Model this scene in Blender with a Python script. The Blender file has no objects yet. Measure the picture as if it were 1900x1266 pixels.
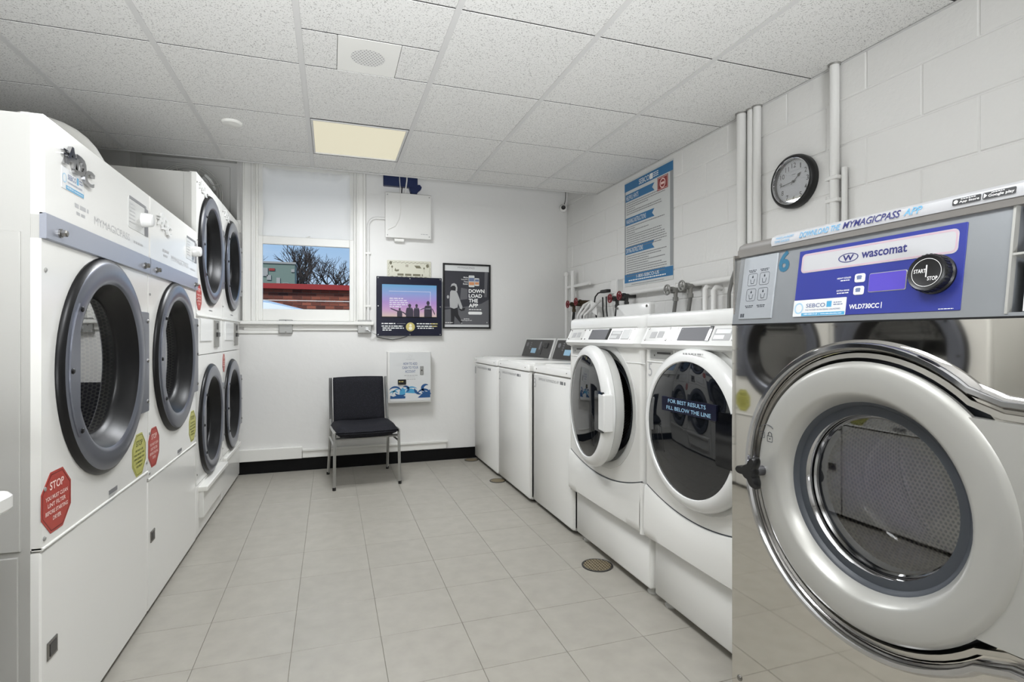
import bpy, bmesh, math, random
from math import pi, sin, cos, radians
from mathutils import Vector, Matrix
random.seed(7)
C = bpy.context.scene.collection
sc = bpy.context.scene

# ------------------------------------------------------------------ camera, sky, sun, lights, exposure
cam = bpy.data.cameras.new('camera')
cam.sensor_width = 36.0
cam.lens = 999.1 / 1900.0 * 36.0
cam.shift_y = -(633.0 - 624.1) / 1900.0
cam.clip_start = 0.02
cam_o = bpy.data.objects.new('camera', cam)
cam_o.location = (0, 0, 1.1035)
cam_o.rotation_euler = (pi / 2, 0, -0.3242)
C.objects.link(cam_o)
sc.camera = cam_o
sc.view_settings.view_transform = 'Standard'
sc.view_settings.look = 'None'
sc.view_settings.gamma = 1.0
sc.view_settings.use_curve_mapping = False
sc.view_settings.exposure = 0.10

def lin(r, g, b):
    f = lambda c: (c / 255 / 12.92) if c / 255 <= 0.04045 else ((c / 255 + 0.055) / 1.055) ** 2.4
    return (f(r), f(g), f(b), 1.0)

w = bpy.data.worlds.new('sky')
sc.world = w
w.use_nodes = True
nt = w.node_tree
nt.nodes.clear()
wo = nt.nodes.new('ShaderNodeOutputWorld')
bg = nt.nodes.new('ShaderNodeBackground')
tc = nt.nodes.new('ShaderNodeTexCoord')
sep = nt.nodes.new('ShaderNodeSeparateXYZ')
grad = nt.nodes.new('ShaderNodeValToRGB')
grad.color_ramp.elements[0].position = 0.0
grad.color_ramp.elements[0].color = lin(206, 222, 238)
grad.color_ramp.elements[1].position = 0.30
grad.color_ramp.elements[1].color = lin(92, 160, 216)
noi = nt.nodes.new('ShaderNodeTexNoise')
noi.inputs['Scale'].default_value = 2.6
noi.inputs['Detail'].default_value = 7
mp = nt.nodes.new('ShaderNodeMapping')
mp.inputs['Scale'].default_value = (1, 1, 3.0)
cr = nt.nodes.new('ShaderNodeValToRGB')
cr.color_ramp.elements[0].position = 0.46
cr.color_ramp.elements[1].position = 0.68
cr.color_ramp.elements[0].color = (0, 0, 0, 1)
cr.color_ramp.elements[1].color = (0.75, 0.75, 0.75, 1)
mx = nt.nodes.new('ShaderNodeMixRGB')
mx.inputs[2].default_value = lin(226, 233, 244)
nt.links.new(tc.outputs['Generated'], sep.inputs[0])
nt.links.new(sep.outputs['Z'], grad.inputs[0])
nt.links.new(tc.outputs['Generated'], mp.inputs[0])
nt.links.new(mp.outputs[0], noi.inputs[0])
nt.links.new(noi.outputs[0], cr.inputs[0])
nt.links.new(cr.outputs[0], mx.inputs[0])
nt.links.new(grad.outputs[0], mx.inputs[1])
nt.links.new(mx.outputs[0], bg.inputs[0])
bg.inputs[1].default_value = 1.0
nt.links.new(bg.outputs[0], wo.inputs[0])

sun = bpy.data.lights.new('sun', 'SUN')
sun.energy = 3.2
sun.angle = 0.01
sun.color = (1.0, 0.95, 0.86)
so = bpy.data.objects.new('sun', sun)
so.rotation_euler = (radians(52), 0, radians(-28))
C.objects.link(so)

def area(name, loc, sx, sy, power, col=(0.955, 0.985, 1.02)):
    l = bpy.data.lights.new(name, 'AREA')
    l.shape = 'RECTANGLE'
    l.size, l.size_y = sx, sy
    l.energy = power
    l.color = col
    o = bpy.data.objects.new(name, l)
    o.location = loc
    C.objects.link(o)
    return o
LX = 0.163
area('ceiling_lamp', (LX, 3.50, 2.30), 0.50, 0.52, 29)
area('ceiling_lamp', (LX, 1.03, 2.30), 0.50, 0.52, 20)
area('ceiling_lamp', (LX, -0.82, 2.30), 0.50, 0.52, 20)

fl_ = area('added_fill', (0.05, -1.65, 0.60), 0.7, 0.7, 64, (0.955, 0.985, 1.02))
fl_.data.spread = radians(78)   # added fill light out of view, turned up at the ceiling
fl_.rotation_euler = (radians(132), 0, 0)

# ------------------------------------------------------------------ materials
M = {}
def mat(name, col, rough=0.5, metal=0.0, spec=0.5, coat=0.0, emit=None, es=1.0):
    m = bpy.data.materials.new(name)
    m.use_nodes = True
    p = m.node_tree.nodes['Principled BSDF']
    p.inputs['Base Color'].default_value = col
    p.inputs['Roughness'].default_value = rough
    p.inputs['Metallic'].default_value = metal
    p.inputs['Specular IOR Level'].default_value = spec
    p.inputs['Coat Weight'].default_value = coat
    p.inputs['Coat Roughness'].default_value = 0.05
    if emit:
        p.inputs['Emission Color'].default_value = emit
        p.inputs['Emission Strength'].default_value = es
    M[name] = m
    return m
def nodes(m):
    return m.node_tree, m.node_tree.nodes['Principled BSDF']
def noise_col(m, c1, c2, scale, detail=4, lo=0.35, hi=0.65, coord='Position', rough_var=None, vscale=None):
    t, p = nodes(m)
    if coord == 'Position':
        g = t.nodes.new('ShaderNodeNewGeometry'); src = g.outputs['Position']
    else:
        g = t.nodes.new('ShaderNodeTexCoord'); src = g.outputs[coord]
    if vscale:
        mpp = t.nodes.new('ShaderNodeMapping'); mpp.inputs['Scale'].default_value = vscale
        t.links.new(src, mpp.inputs[0]); src = mpp.outputs[0]
    n = t.nodes.new('ShaderNodeTexNoise')
    n.inputs['Scale'].default_value = scale
    n.inputs['Detail'].default_value = detail
    r = t.nodes.new('ShaderNodeValToRGB')
    r.color_ramp.elements[0].position = lo
    r.color_ramp.elements[0].color = c1
    r.color_ramp.elements[1].position = hi
    r.color_ramp.elements[1].color = c2
    t.links.new(src, n.inputs['Vector'])
    t.links.new(n.outputs[0], r.inputs[0])
    t.links.new(r.outputs[0], p.inputs['Base Color'])
    return n, r, src
def bump(m, scale, strength, dist=0.002, detail=3, kind='noise', vscale=None):
    t, p = nodes(m)
    g = t.nodes.new('ShaderNodeNewGeometry'); src = g.outputs['Position']
    if vscale:
        mpp = t.nodes.new('ShaderNodeMapping'); mpp.inputs['Scale'].default_value = vscale
        t.links.new(src, mpp.inputs[0]); src = mpp.outputs[0]
    n = t.nodes.new('ShaderNodeTexNoise')
    n.inputs['Scale'].default_value = scale
    n.inputs['Detail'].default_value = detail
    b = t.nodes.new('ShaderNodeBump')
    b.inputs['Strength'].default_value = strength
    b.inputs['Distance'].default_value = dist
    t.links.new(src, n.inputs['Vector'])
    t.links.new(n.outputs[0], b.inputs['Height'])
    t.links.new(b.outputs[0], p.inputs['Normal'])

# room
m = mat('block_paint', lin(226, 225, 222), 0.5); bump(m, 38, 0.5, 0.004, 6)
m = mat('wall_paint', lin(224, 223, 220), 0.5); bump(m, 16, 0.28, 0.006, 5)
mat('trim_paint', lin(228, 227, 222), 0.38)
mat('gray_paint', lin(202, 201, 197), 0.55)
mat('plenum', lin(90, 90, 88), 0.9)
m = mat('ceiling_tile', lin(222, 221, 218), 0.9, spec=0.2)
n, r, src = noise_col(m, lin(158, 156, 153), lin(220, 219, 216), 210, 2, 0.33, 0.43)
bump(m, 210, 0.2, 0.002, 2)
mat('grid_white', lin(204, 203, 201), 0.55)
mat('joint_shadow', lin(58, 57, 56), 0.9)
m = mat('floor_tile', lin(200, 196, 186), 0.3, spec=0.4)
n, r, src = noise_col(m, lin(157, 153, 144), lin(166, 162, 153), 14, 8, 0.3, 0.7)
t, p = nodes(m)
oi = t.nodes.new('ShaderNodeObjectInfo')
mm = t.nodes.new('ShaderNodeMath'); mm.operation = 'MULTIPLY_ADD'
mm.inputs[1].default_value = 0.03; mm.inputs[2].default_value = 0.98
hs = t.nodes.new('ShaderNodeHueSaturation')
t.links.new(oi.outputs['Random'], mm.inputs[0])
t.links.new(mm.outputs[0], hs.inputs['Value'])
t.links.new(r.outputs[0], hs.inputs['Color'])
t.links.new(hs.outputs[0], p.inputs['Base Color'])
n2 = t.nodes.new('ShaderNodeTexNoise'); n2.inputs['Scale'].default_value = 5; n2.inputs['Detail'].default_value = 5
rr = t.nodes.new('ShaderNodeMapRange'); rr.inputs[3].default_value = 0.26; rr.inputs[4].default_value = 0.42
t.links.new(src, n2.inputs['Vector']); t.links.new(n2.outputs[0], rr.inputs[0]); t.links.new(rr.outputs[0], p.inputs['Roughness'])
mat('floor_joint', lin(132, 127, 117), 0.8)
mat('black_rubber', lin(6, 6, 7), 0.6, spec=0.2)
# machines
mat('enamel', lin(226, 225, 221), 0.16, spec=0.5)
mat('enamel_soft', lin(224, 223, 219), 0.3, spec=0.5)
mat('plastic_white', lin(226, 226, 224), 0.22)
mat('plastic_panel', lin(206, 206, 203), 0.25)
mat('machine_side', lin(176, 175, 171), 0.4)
mat('steel_strip', lin(176, 180, 192), 0.3, 0.55)
mat('ring_silver', lin(122, 125, 135), 0.28, 0.75)
mat('ring_black', lin(12, 12, 14), 0.36, 0.0, 0.35)
mat('chrome', lin(190, 190, 192), 0.08, 1.0)
mat('chrome_dark', lin(120, 120, 126), 0.12, 1.0)
mat('bolt', lin(140, 138, 134), 0.25, 1.0)
mat('black', lin(14, 14, 15), 0.35)
mat('black_gloss', lin(8, 9, 13), 0.06, spec=0.6)
mat('charcoal', lin(50, 49, 48), 0.35)
mat('dark_hole', lin(10, 10, 10), 0.9)
mat('silver_paint', lin(172, 171, 166), 0.34, 0.35)
mat('console_silver', lin(140, 143, 146), 0.36, 0.5)
mat('detergent_panel', lin(158, 162, 166), 0.35, 0.25)
m = mat('stainless', lin(212, 209, 203), 0.04, 1.0)
m = mat('stainless_soft', lin(196, 193, 187), 0.22, 1.0)
mat('cap_gray', lin(112, 109, 105), 0.4)
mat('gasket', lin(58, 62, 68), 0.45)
mat('gray_plate', lin(160, 160, 157), 0.35, 0.4)
mat('galvanized', lin(150, 149, 145), 0.4, 0.7)
mat('hose_gray', lin(112, 111, 108), 0.5)
mat('valve_red', lin(112, 22, 30), 0.4)
mat('brass_dark', lin(70, 58, 42), 0.45, 0.6)
mat('drain_metal', lin(140, 128, 104), 0.5, 0.3)
mat('pvc_white', lin(226, 225, 222), 0.3)
mat('duct_white', lin(226, 225, 220), 0.3, 0.1)
# print colours
mat('ink_black', lin(26, 26, 28), 0.5)
mat('ink_gray', lin(120, 120, 122), 0.5)
mat('ink_lightgray', lin(172, 172, 172), 0.5)
mat('ink_white', lin(236, 236, 234), 0.5)
mat('paper', lin(206, 208, 206), 0.4)
mat('paper_white', lin(208, 209, 208), 0.35)
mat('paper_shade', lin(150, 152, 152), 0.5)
mat('blue_head', lin(42, 110, 158), 0.4)
mat('blue_light', lin(70, 150, 190), 0.4)
mat('blue_pale', lin(150, 190, 214), 0.4)
mat('blue_deep', lin(28, 78, 130), 0.4)
mat('blue_gray', lin(104, 116, 148), 0.4)
mat('cobalt', lin(46, 54, 132), 0.28)
mat('navy_ink', lin(42, 44, 104), 0.4)
mat('teal', lin(30, 92, 120), 0.4)
mat('blue_banner', lin(98, 158, 196), 0.4)
mat('red_sticker', lin(172, 62, 52), 0.35)
mat('red_dark', lin(112, 30, 28), 0.4)
mat('red_badge', lin(140, 44, 40), 0.4)
mat('pinkline', lin(206, 150, 172), 0.4)
mat('pink_text', lin(238, 206, 198), 0.4)
mat('lime_sticker', lin(184, 182, 98), 0.35)
mat('lime_dark', lin(96, 100, 42), 0.4)
mat('navy', lin(22, 24, 44), 0.16)
mat('navy_box', lin(24, 38, 78), 0.4)
mat('gold', lin(196, 182, 112), 0.35, 0.2)
mat('cream', lin(232, 226, 206), 0.3)
mat('plaque', lin(206, 204, 188), 0.45)
mat('plaque_ink', lin(110, 106, 84), 0.5)
mat('photo_dark', lin(44, 44, 52), 0.5)
mat('photo_mid', lin(92, 92, 96), 0.5)
mat('photo_black', lin(22, 22, 28), 0.5)
mat('orange_ink', lin(206, 140, 96), 0.5)
mat('clock_face', lin(226, 228, 232), 0.5)
mat('plate_white', lin(176, 176, 178), 0.35)
mat('lamp_cream', lin(120, 118, 108), 0.6, emit=lin(232, 225, 198), es=0.72)
mat('display_purple', lin(60, 50, 130), 0.2, emit=lin(100, 88, 196), es=0.55)
# chair cloth
m = mat('chair_cloth', lin(26, 26, 34), 0.75, spec=0.25)
t, p = nodes(m)
g = t.nodes.new('ShaderNodeTexCoord')
v = t.nodes.new('ShaderNodeTexVoronoi'); v.inputs['Scale'].default_value = 150
r = t.nodes.new('ShaderNodeValToRGB')
r.color_ramp.elements[0].position = 0.10; r.color_ramp.elements[0].color = lin(58, 60, 72)
r.color_ramp.elements[1].position = 0.28; r.color_ramp.elements[1].color = lin(20, 20, 26)
t.links.new(g.outputs['Object'], v.inputs['Vector']); t.links.new(v.outputs['Distance'], r.inputs[0]); t.links.new(r.outputs[0], p.inputs['Base Color'])
mat('chair_chrome', lin(186, 186, 184), 0.28, 0.85)
# outside
mat('asphalt', lin(120, 118, 114), 0.9)
m = mat('brick', lin(150, 84, 66), 0.85)
t, p = nodes(m)
oi = t.nodes.new('ShaderNodeObjectInfo'); r = t.nodes.new('ShaderNodeValToRGB')
r.color_ramp.elements[0].color = lin(74, 42, 36); r.color_ramp.elements[1].color = lin(150, 86, 66)
e = r.color_ramp.elements.new(0.25); e.color = lin(116, 62, 48)
t.links.new(oi.outputs['Random'], r.inputs[0]); t.links.new(r.outputs[0], p.inputs['Base Color'])
mat('mortar', lin(140, 120, 108), 0.9)
mat('coping_red', lin(146, 34, 32), 0.5)
mat('green_siding', lin(106, 124, 116), 0.7)
mat('roof_gray', lin(110, 98, 104), 0.8)
mat('house_wall', lin(150, 150, 148), 0.7)
mat('bark', lin(62, 54, 50), 0.9)
mat('car_paint', lin(226, 228, 232), 0.25, 0.1, coat=.4)
mat('car_glass', lin(22, 24, 28), 0.05, spec=0.8)
mat('tyre', lin(24, 24, 24), 0.8)

def glass_mat(name, tint, refl_lo=0.06, refl_hi=0.75, pwr=4.0, rough=0.0):
    m = bpy.data.materials.new(name); m.use_nodes = True
    t = m.node_tree; t.nodes.clear()
    o = t.nodes.new('ShaderNodeOutputMaterial'); a = t.nodes.new('ShaderNodeBsdfTransparent'); b = t.nodes.new('ShaderNodeBsdfGlossy')
    a.inputs[0].default_value = tint; b.inputs['Roughness'].default_value = rough
    lw = t.nodes.new('ShaderNodeLayerWeight'); lw.inputs[0].default_value = 0.5
    pw = t.nodes.new('ShaderNodeMath'); pw.operation = 'POWER'; pw.inputs[1].default_value = pwr
    mr = t.nodes.new('ShaderNodeMapRange'); mr.inputs[3].default_value = refl_lo; mr.inputs[4].default_value = refl_hi
    mixs = t.nodes.new('ShaderNodeMixShader')
    t.links.new(lw.outputs['Facing'], pw.inputs[0]); t.links.new(pw.outputs[0], mr.inputs[0]); t.links.new(mr.outputs[0], mixs.inputs[0])
    t.links.new(a.outputs[0], mixs.inputs[1]); t.links.new(b.outputs[0], mixs.inputs[2]); t.links.new(mixs.outputs[0], o.inputs[0])
    M[name] = m
glass_mat('door_glass', (0.8, 0.8, 0.8, 1), 0.24, 0.95, 2.2)
glass_mat('washer_glass', (0.86, 0.86, 0.86, 1), 0.20, 0.8, 3.0)
glass_mat('bowl_glass', (0.88, 0.88, 0.88, 1), 0.04, 0.6)
glass_mat('window_glass', (0.96, 0.97, 0.98, 1), 0.0, 0.6)
glass_mat('clock_glass', (0.9, 0.9, 0.9, 1), 0.30, 0.9)

def hole_mat(name, base, metal, rough, hole, pitch, frac):
    m = mat(name, base, rough, metal)
    t, p = nodes(m)
    N = t.nodes.new
    def math_(op, a, b=None):
        n = N('ShaderNodeMath'); n.operation = op
        for k, q in enumerate((a, b)):
            if q is None: continue
            if isinstance(q, (int, float)): n.inputs[k].default_value = q
            else: t.links.new(q, n.inputs[k])
        return n.outputs[0]
    uv = N('ShaderNodeUVMap'); s = N('ShaderNodeSeparateXYZ'); t.links.new(uv.outputs[0], s.inputs[0])
    vv = math_('DIVIDE', s.outputs[1], pitch * 0.866)
    row = math_('FLOOR', vv)
    odd = math_('MODULO', row, 2.0)
    uu = math_('ADD', math_('DIVIDE', s.outputs[0], pitch), math_('MULTIPLY', odd, 0.5))
    du = math_('SUBTRACT', math_('FRACT', uu), 0.5)
    dv = math_('MULTIPLY', math_('SUBTRACT', math_('FRACT', vv), 0.5), 0.866)
    d = math_('SQRT', math_('ADD', math_('MULTIPLY', du, du), math_('MULTIPLY', dv, dv)))
    k = math_('LESS_THAN', d, frac)
    mxn = N('ShaderNodeMixRGB'); mxn.inputs[1].default_value = base; mxn.inputs[2].default_value = hole
    t.links.new(k, mxn.inputs[0]); t.links.new(mxn.outputs[0], p.inputs['Base Color'])
    t.links.new(math_('MULTIPLY', math_('SUBTRACT', 1.0, k), metal), p.inputs['Metallic'])
    b = N('ShaderNodeBump'); b.inputs['Strength'].default_value = 0.5; b.inputs['Distance'].default_value = 0.002
    t.links.new(math_('SUBTRACT', 1.0, k), b.inputs['Height']); t.links.new(b.outputs[0], p.inputs['Normal'])
hole_mat('dryer_drum', lin(150, 148, 138), 0.6, 0.35, lin(14, 14, 14), 0.0145, 0.36)
hole_mat('washer_drum', lin(196, 194, 188), 0.9, 0.3, lin(20, 20, 20), 0.0125, 0.30)
hole_mat('speaker_holes', lin(214, 213, 210), 0.0, 0.5, lin(60, 60, 60), 0.0150, 0.17)

# ------------------------------------------------------------------ mesh building
class F:
    """A flat working frame: origin, right, up; n points out of the surface."""
    def __init__(s, o, R, U):
        s.o = Vector(o); s.R = Vector(R).normalized(); s.U = Vector(U).normalized(); s.N = s.R.cross(s.U)
    def p(s, u, v, n=0.0):
        return s.o + s.R * u + s.U * v + s.N * n
def FL(x): return F((x, 0, 0), (0, 1, 0), (0, 0, 1))      # faces +X, u = Y
def FR(x): return F((x, 0, 0), (0, -1, 0), (0, 0, 1))     # faces -X, u = -Y
def FB(y): return F((0, y, 0), (1, 0, 0), (0, 0, 1))      # faces -Y, u = X
def FZ(z): return F((0, 0, z), (1, 0, 0), (0, 1, 0))      # faces up
def FD(z): return F((0, 0, z), (1, 0, 0), (0, -1, 0))     # faces down, v = -Y

_fonts = {}
def text_geo(s, bold, shear):
    k = (s, bold, shear)
    if k not in _fonts:
        cu = bpy.data.curves.new('lettering', 'FONT')
        cu.body = s; cu.size = 1.0; cu.resolution_u = 3; cu.offset = bold; cu.shear = shear
        o = bpy.data.objects.new('lettering', cu)
        C.objects.link(o)
        me = bpy.data.meshes.new_from_object(o, depsgraph=bpy.context.evaluated_depsgraph_get())
        vs = [v.co.copy() for v in me.vertices]; fs = [tuple(p.vertices) for p in me.polygons]
        bpy.data.objects.remove(o); bpy.data.meshes.remove(me); bpy.data.curves.remove(cu)
        _fonts[k] = (vs, fs)
    return _fonts[k]

class B:
    def __init__(s):
        s.v = []; s.f = []; s.uv = {}
    def add(s, vs, fs):
        k = len(s.v); s.v += [Vector(q) for q in vs]; s.f += [tuple(i + k for i in q) for q in fs]
        return s
    def box(s, x0, x1, y0, y1, z0, z1, bev=0.0):
        if bev > 0:
            return s.slab(F((0, 0, 0), (1, 0, 0), (0, 1, 0)), x0, y0, x1, y1, z0, z1, bev, bev, True)
        vs = [(x, y, z) for x in (x0, x1) for y in (y0, y1) for z in (z0, z1)]
        return s.add(vs, [(0, 1, 3, 2), (4, 6, 7, 5), (0, 4, 5, 1), (2, 3, 7, 6), (0, 2, 6, 4), (1, 5, 7, 3)])
    def outline(s, u0, v0, u1, v1, r, k=4):
        if r <= 0: return [(u0, v0), (u1, v0), (u1, v1), (u0, v1)]
        pts = []
        for cx, cy, a in ((u0 + r, v0 + r, pi), (u1 - r, v0 + r, 1.5 * pi), (u1 - r, v1 - r, 0), (u0 + r, v1 - r, 0.5 * pi)):
            for i in range(k + 1):
                q = a + 0.5 * pi * i / k
                pts.append((cx + r * cos(q), cy + r * sin(q)))
        return pts
    def rings(s, fr, rings, cap0=True, cap1=True, closed=True):
        k = len(s.v); m = len(rings[0][0])
        for pts, n in rings:
            s.v += [fr.p(u, v, n) for u, v in pts]
        for i in range(len(rings) - 1):
            for j in range(m if closed else m - 1):
                a = k + i * m + j; b = k + i * m + (j + 1) % m
                s.f.append((a, b, b + m, a + m))
        if cap0: s.f.append(tuple(k + j for j in range(m))[::-1])
        if cap1: s.f.append(tuple(k + (len(rings) - 1) * m + j for j in range(m)))
        return s
    def slab(s, fr, u0, v0, u1, v1, n0, n1, r=0.0, ch=0.0, both=False, k=4):
        """Rounded-rectangle plate from depth n0 out to n1, front edge chamfered by ch."""
        if r and r < ch * 1.01: k = 2
        o = s.outline(u0, v0, u1, v1, r, k)
        if ch > 0:
            i = s.outline(u0 + ch, v0 + ch, u1 - ch, v1 - ch, max(r - ch, 1e-5) if r > 0 else 0, k)
            rg = [(i, n0), (o, n0 + ch)] if both else [(o, n0)]
            sg = 1 if n1 > n0 else -1
            rg += [(o, n1 - ch * sg), (i, n1)]
        else:
            rg = [(o, n0), (o, n1)]
        return s.rings(fr, rg)
    def poly(s, fr, pts, n=0.0):
        return s.add([fr.p(u, v, n) for u, v in pts], [tuple(range(len(pts)))])
    def rect(s, fr, u0, v0, u1, v1, n=0.0):
        return s.poly(fr, [(u0, v0), (u1, v0), (u1, v1), (u0, v1)], n)
    def prism(s, fr, pts, n0, n1):
        return s.rings(fr, [(pts, n0), (pts, n1)])
    def disc(s, fr, cu, cv, r, n, seg=32, ry=None):
        ry = ry or r
        return s.poly(fr, [(cu + r * cos(2 * pi * i / seg), cv + ry * sin(2 * pi * i / seg)) for i in range(seg)], n)
    def ringflat(s, fr, cu, cv, r0, r1, n, seg=32):
        return s.lathe(fr, cu, cv, [(r0, n), (r1, n)], seg)
    def lathe(s, fr, cu, cv, prof, seg=48, uv=False, a0=0.0, a1=2 * pi, sy=1.0):
        full = abs(a1 - a0 - 2 * pi) < 1e-6
        m = seg if full else seg + 1
        k = len(s.v)
        for r, n in prof:
            for i in range(m):
                a = a0 + (a1 - a0) * i / seg
                s.v.append(fr.p(cu + r * cos(a), cv + sy * r * sin(a), n))
        L = 0.0
        for j in range(len(prof) - 1):
            d = math.hypot(prof[j + 1][0] - prof[j][0], prof[j + 1][1] - prof[j][1])
            rm = max(q[0] for q in prof)
            for i in range(seg):
                a = k + j * m + i; b = k + j * m + (i + 1) % m
                if uv:
                    s.uv[len(s.f)] = [(rm * 2 * pi * i / seg, L), (rm * 2 * pi * (i + 1) / seg, L), (rm * 2 * pi * (i + 1) / seg, L + d), (rm * 2 * pi * i / seg, L + d)]
                s.f.append((a, b, b + m, a + m))
            L += d
        return s
    def flatuv(s, fr, cu, cv, r, n, seg=40):
        k = len(s.v); pts = [(cu + r * cos(2 * pi * i / seg), cv + r * sin(2 * pi * i / seg)) for i in range(seg)]
        s.v += [fr.p(u, v, n) for u, v in pts]
        s.uv[len(s.f)] = pts
        s.f.append(tuple(range(k, k + seg)))
        return s
    def cyl(s, p0, p1, r0, r1=None, seg=12):
        return s.tube([p0, p1], [r0, r0 if r1 is None else r1], seg)
    def tube(s, path, r, seg=10, caps=True):
        P = [Vector(q) for q in path]
        rs = r if isinstance(r, (list, tuple)) else [r] * len(P)
        T = [(P[min(i + 1, len(P) - 1)] - P[max(i - 1, 0)]).normalized() for i in range(len(P))]
        a = Vector((0, 0, 1)) if abs(T[0].z) < 0.9 else Vector((1, 0, 0))
        X = T[0].cross(a).normalized()
        k = len(s.v)
        for i, q in enumerate(P):
            X = (X - T[i] * X.dot(T[i])).normalized(); Y = T[i].cross(X)
            for j in range(seg):
                an = 2 * pi * j / seg
                s.v.append(q + (X * cos(an) + Y * sin(an)) * rs[i])
        for i in range(len(P) - 1):
            for j in range(seg):
                b = k + i * seg + j; c = k + i * seg + (j + 1) % seg
                s.f.append((b, c, c + seg, b + seg))
        if caps:
            s.f.append(tuple(k + j for j in range(seg))[::-1]); s.f.append(tuple(k + (len(P) - 1) * seg + j for j in range(seg)))
        return s
    def platehole(s, fr, u0, v0, u1, v1, cu, cv, r, n0, n1, seg=48):
        inn = []; out = []
        for i in range(seg):
            a = 2 * pi * i / seg + pi / seg
            c, d = cos(a), sin(a)
            inn.append((cu + r * c, cv + r * d))
            t = min(((u1 - cu) / c if c > 1e-9 else (u0 - cu) / c if c < -1e-9 else 1e9), ((v1 - cv) / d if d > 1e-9 else (v0 - cv) / d if d < -1e-9 else 1e9))
            out.append((cu + c * t, cv + d * t))
        for cx, cy in ((u0, v0), (u0, v1), (u1, v0), (u1, v1)):   # pull the nearest spokes onto the corners
            j = min(range(seg), key=lambda q: (out[q][0] - cx) ** 2 + (out[q][1] - cy) ** 2)
            out[j] = (cx, cy)
        return s.rings(fr, [(inn, n0), (out, n0), (out, n1), (inn, n1), (inn, n0)], False, False)
    def text(s, fr, st, u0, v0, w, h, n=0.0006, bold=0.0, shear=0.0, center=False):
        vs, fs = text_geo(st, bold, shear)
        if not vs: return s
        x0 = min(q.x for q in vs); x1 = max(q.x for q in vs); y0 = min(q.y for q in vs); y1 = max(q.y for q in vs)
        sx = w / (x1 - x0); sy = h / (y1 - y0)
        if center: u0 -= w / 2; v0 -= h / 2
        return s.add([fr.p(u0 + (q.x - x0) * sx, v0 + (q.y - y0) * sy, n) for q in vs], fs)
    def words(s, fr, u0, v0, w, h, n=0.0006, rnd=random):
        u = u0
        while u < u0 + w - h * 0.4:
            l = min(h * rnd.uniform(1.6, 4.2), u0 + w - u)
            s.rect(fr, u, v0, u + l, v0 + h, n); u += l + h * 0.7
        return s
    def xf(s, mtx):
        s.v = [mtx @ q for q in s.v]; return s
    def obj(s, name, material, parent=None, smooth=35, **props):
        me = bpy.data.meshes.new(name)
        off = Vector(parent['_o']) if parent is not None and '_o' in parent.keys() else Vector((0, 0, 0))
        own = props.pop('origin', None)
        base = Vector(own) if own is not None else off
        me.from_pydata([tuple(q - base) for q in s.v], [], s.f)
        if s.uv:
            ul = me.uv_layers.new(name='UVMap')
            for fi, co in s.uv.items():
                pl = me.polygons[fi]
                for k, li in enumerate(pl.loop_indices): ul.data[li].uv = co[k]
        bm = bmesh.new(); bm.from_mesh(me); bmesh.ops.recalc_face_normals(bm, faces=bm.faces); bm.to_mesh(me); bm.free()
        if smooth:
            me.polygons.foreach_set('use_smooth', [True] * len(me.polygons))
            me.set_sharp_from_angle(angle=radians(smooth))
        me.materials.append(M[material] if isinstance(material, str) else material)
        o = bpy.data.objects.new(name, me)
        C.objects.link(o)
        if parent is not None:
            o.parent = parent; o.location = base - off
        else:
            o.location = base
        o['_o'] = tuple(base)
        for k, q in props.items(): o[k] = q
        return o

def thing(name, label, cat, loc, group=None):
    o = bpy.data.objects.new(name, None)
    o.empty_display_size = 0.05
    o.location = loc; o['_o'] = tuple(loc); o['label'] = label; o['category'] = cat
    if group: o['group'] = group
    C.objects.link(o)
    return o
def struct(b, name, material, **k):
    return b.obj(name, material, kind='structure', **k)
def tag(o, label, cat, group=None):
    o['label'] = label; o['category'] = cat
    if group: o['group'] = group
    return o
def share(src, name, loc, parent, material=None):
    o = bpy.data.objects.new(name, src.data if hasattr(src, 'data') else src)
    C.objects.link(o); o.parent = parent
    o.location = Vector(loc) - Vector(parent['_o'])
    return o
def arc(c, r, a0, a1, n, plane='xz', k=0.0):
    out = []
    for i in range(n + 1):
        a = a0 + (a1 - a0) * i / n
        p, q = c[0] + r * cos(a), c[1] + r * sin(a)
        out.append((p, k, q) if plane == 'xz' else (k, p, q) if plane == 'yz' else (p, q, k))
    return out
def bolt(fr, u, v, n, r, parent, name='screw', m='bolt', d=None):
    d = d or r * 0.6
    return B().lathe(fr, u, v, [(r, n), (r, n + d * 0.5), (r * 0.7, n + d), (0.0005, n + d * 1.1)], 8).obj(name, m, parent)
# ================================================================== THE ROOM
XW, XL, YB, YN, ZC = 2.156, -1.75, 4.751, -2.2, 2.317
YE = 4.135                                                    # back edge of the dropped ceiling
def cells(fr, ucuts, vcuts, holes, n0, n1, b=None):
    b = b or B()
    for i in range(len(ucuts) - 1):
        for j in range(len(vcuts) - 1):
            um, vm = (ucuts[i] + ucuts[i + 1]) / 2, (vcuts[j] + vcuts[j + 1]) / 2
            if any(h[0] < um < h[1] and h[2] < vm < h[3] for h in holes): continue
            b.slab(fr, ucuts[i], vcuts[j], ucuts[i + 1], vcuts[j + 1], n0, n1)
    return b
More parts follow.
